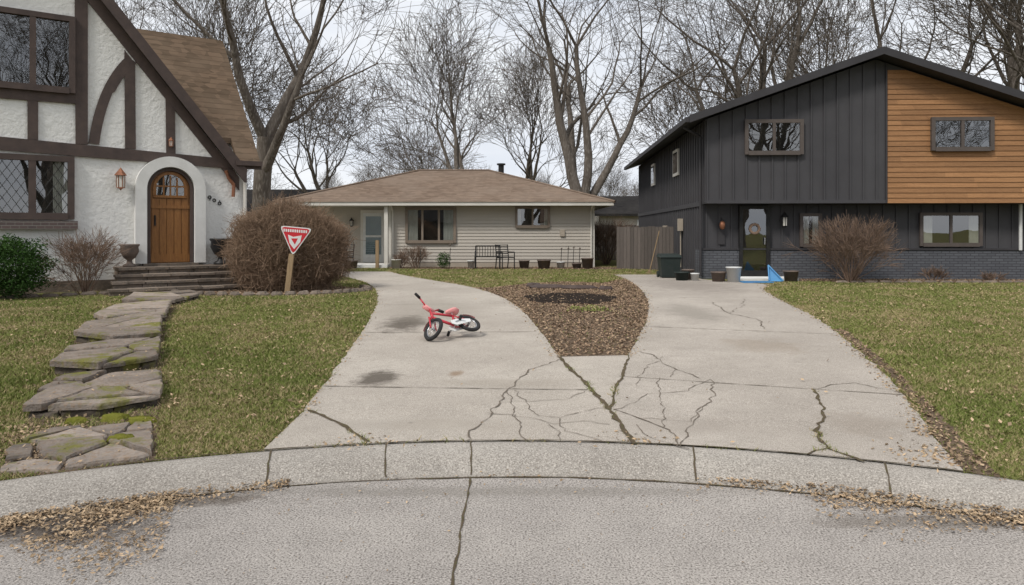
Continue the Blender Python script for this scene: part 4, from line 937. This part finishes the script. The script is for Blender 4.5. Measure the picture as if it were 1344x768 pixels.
def bucket(name,p,r,h,mk): 
    mb=MB(); mb.lathe([(.001,0),(r*.8,0),(r,h),(r*1.06,h),(r*1.06,h-.03),(r*.98,h-.03),(r*.97,h),(r*.9,h-.02),(r*.75,.05),(.001,.05)],(p[0],p[1],.3),16); mb.obj(name,M[mk],None,(p[0],p[1],.3),True)
bucket('white_bucket',at(963,19.9),.2,.42,'white'); bucket('plant_pot',at(903,21),.17,.3,'clay'); bucket('plant_pot',at(912,20.5),.12,.22,'white'); bucket('plant_pot',at(895,20.6),.2,.25,'bin'); bucket('plant_pot',at(943,20.1),.2,.28,'clay'); bucket('plant_pot',at(1038,20.2),.2,.3,'clay')
for px,d,r,h,mk in ((618,27.6,.13,.3,'white'),(688,27.7,.2,.3,'clay'),(714,27.4,.25,.33,'clay'),(736,27.7,.16,.25,'white'),(757,27.6,.18,.2,'clay'),(771,27.3,.22,.4,'clay'),(520,27.4,.18,.35,'cream'),(461,27.5,.25,.3,'clay')): bucket('plant_pot',at(px,d),r,h,mk)
mb=MB(); sx_,sy_=at(1016,20.1); k=.8
mb.add([(sx_+k*a_,sy_+k*b_,.3+k*c_) for a_,b_,c_ in ((-.2,-.1,.03),(.26,-.15,.03),(.1,.2,.3),(-.12,.22,.55),(-.18,-.06,.04),(.24,-.11,.04),(.1,.24,.31),(-.11,.26,.56))],[(0,1,2,3),(7,6,5,4),(0,4,5,1),(1,5,6,2),(2,6,7,3),(3,7,4,0)])
mb.tube((sx_-.2*k,sy_-.1*k,.335),(sx_-.12*k,sy_+.22*k,.3+.56*k),.022); mb.tube((sx_+.26*k,sy_-.15*k,.335),(sx_-.12*k,sy_+.22*k,.3+.56*k),.022); mb.obj('blue_sled',M['blue'],None,(sx_,sy_,.3))
mb=MB(); c=at(992,19.7); mb.wbox(c[0]-.4,c[0]+.4,c[1]-.25,c[1]+.25,.32,.335)
for i in range(20): mb.wbox(c[0]-.39+i*.04,c[0]-.37+i*.04,c[1]-.24,c[1]+.24,.335,.342)
mb.obj('blue_doormat',M['blue'],None,(*c,.3))
c=at(640,27.3); g=Group('garden_bench',(*c,.3)); f=g('bench_frame','blackmetal'); sl_=g('bench_slats','blackmetal')
for s_ in (-.45,.45):
    x_=c[0]+s_; f.path([(x_,c[1]-.25,.3),(x_,c[1]-.23,.75),(x_,c[1]-.05,.95),(x_,c[1]+.2,.93)],.025); f.path([(x_,c[1]+.25,.3),(x_,c[1]+.18,.72),(x_,c[1]+.28,1.15)],.025); f.tube((x_,c[1]-.23,.72),(x_,c[1]+.18,.72),.025)
for i in range(5): sl_.wbox(c[0]-.46,c[0]+.46,c[1]-.24+i*.085,c[1]-.18+i*.085,.74,.76)
for i in range(9): sl_.tube((c[0]-.4+i*.1,c[1]+.2,.76),(c[0]-.4+i*.1,c[1]+.29,1.12),.012,n=5)
f.tube((c[0]-.45,c[1]+.28,1.14),(c[0]+.45,c[1]+.28,1.14),.025); g.done()
def chair(px,d,rot,mk='blackmetal'):
    p=at(px,d); g=Group('patio_chair',(*p,.3)); f=g('frame',mk); R_=Matrix.Translation((p[0],p[1],.3))@Matrix.Rotation(rot,4,'Z'); T=lambda *v: tuple(R_@Vector(v))
    for s_ in (-.25,.25):
        f.path([T(s_,-.25,0),T(s_,-.25,.62),T(s_,.2,.62)],.02); f.path([T(s_,.28,0),T(s_,.2,.42),T(s_,.3,.9)],.02); f.tube(T(s_,-.25,.42),T(s_,.2,.42),.02)
    for i in range(6): f.tube(T(-.25,-.22+i*.085,.43),T(.25,-.22+i*.085,.43),.014,n=5); f.tube(T(-.25,.215+i*.017,.48+i*.08),T(.25,.215+i*.017,.48+i*.08),.014,n=5)
    g.done()
chair(663,27.2,.5); chair(452,27.6,-.3)
g=Group('garden_stakes',(*at(752,27.6),.3))
for px in (736,745,752,760,551,590): 
    p=at(px,27.6+random.uniform(-.2,.2)); g('stakes','blackmetal').tube((p[0],p[1],.3),(p[0]+.03,p[1],.3+random.uniform(.6,.95)),.012,n=5)
    g('stake_tops','clay',True).lathe([(.001,-.05),(.04,0),(.001,.05)],(p[0]+.03,p[1],1.1+random.uniform(-.15,.1)),8)
g.done()
g=Group('garden_rake',(*at(858,24),.3)); p=at(852,24); g('handle','postwood').tube((p[0],p[1],.32),(p[0]+.35,p[1]+.1,1.7),.016); 
for i in range(8): g('tines','postwood').tube((p[0]-.15+i*.04,p[1]-.05,.31),(p[0],p[1],.42),.006,n=4)
g.done()
# ---------------------------------------------------------------- light, world, camera
el=math.radians(48); az=math.radians(-142)
sd=Vector((math.sin(az)*math.cos(el),math.cos(az)*math.cos(el),math.sin(el)))
l=bpy.data.lights.new('sun','SUN'); l.energy=2.4; l.angle=math.radians(12); l.color=(1,.96,.9); lo=bpy.data.objects.new('sun',l); S.collection.objects.link(lo); lo.rotation_euler=(-sd).to_track_quat('-Z','Y').to_euler(); lo.location=(0,0,30)
wd_=bpy.data.worlds.new('World'); S.world=wd_; wd_.use_nodes=True; t=wd_.node_tree; bg=t.nodes['Background']; bg.inputs[1].default_value=.1
sk=N(t,'ShaderNodeTexSky',sky_type='NISHITA'); sk.sun_disc=False; sk.sun_elevation=el; sk.sun_rotation=az
tc=N(t,'ShaderNodeTexCoord'); mp=N(t,'ShaderNodeMapping'); mp.inputs['Scale'].default_value=(1,1,2.6); t.links.new(tc.outputs['Generated'],mp.inputs[0])
cl=mix(t,ramp(t,noise(t,mp.outputs[0],3.2,4,.6),.35,.68),(7.7,8.2,9.1),(9.8,10.0,10.3))
cov=ramp(t,noise(t,mp.outputs[0],1.7,3,.55),.25,.5,(.85,.85,.85,1),(.98,.98,.98,1))
t.links.new(mix(t,cov,sk.outputs[0],cl),bg.inputs[0])
cam=bpy.data.cameras.new('camera'); co=bpy.data.objects.new('camera',cam); S.collection.objects.link(co); S.camera=co
cam.sensor_width=36; cam.lens=26; cam.shift_y=-(384-HY)/1344; cam.clip_end=6000; cam.clip_start=.05; co.location=(0,0,CH); co.rotation_euler=(math.radians(90),0,0)
S.view_settings.view_transform='Standard'; S.view_settings.look='None'; S.view_settings.exposure=0
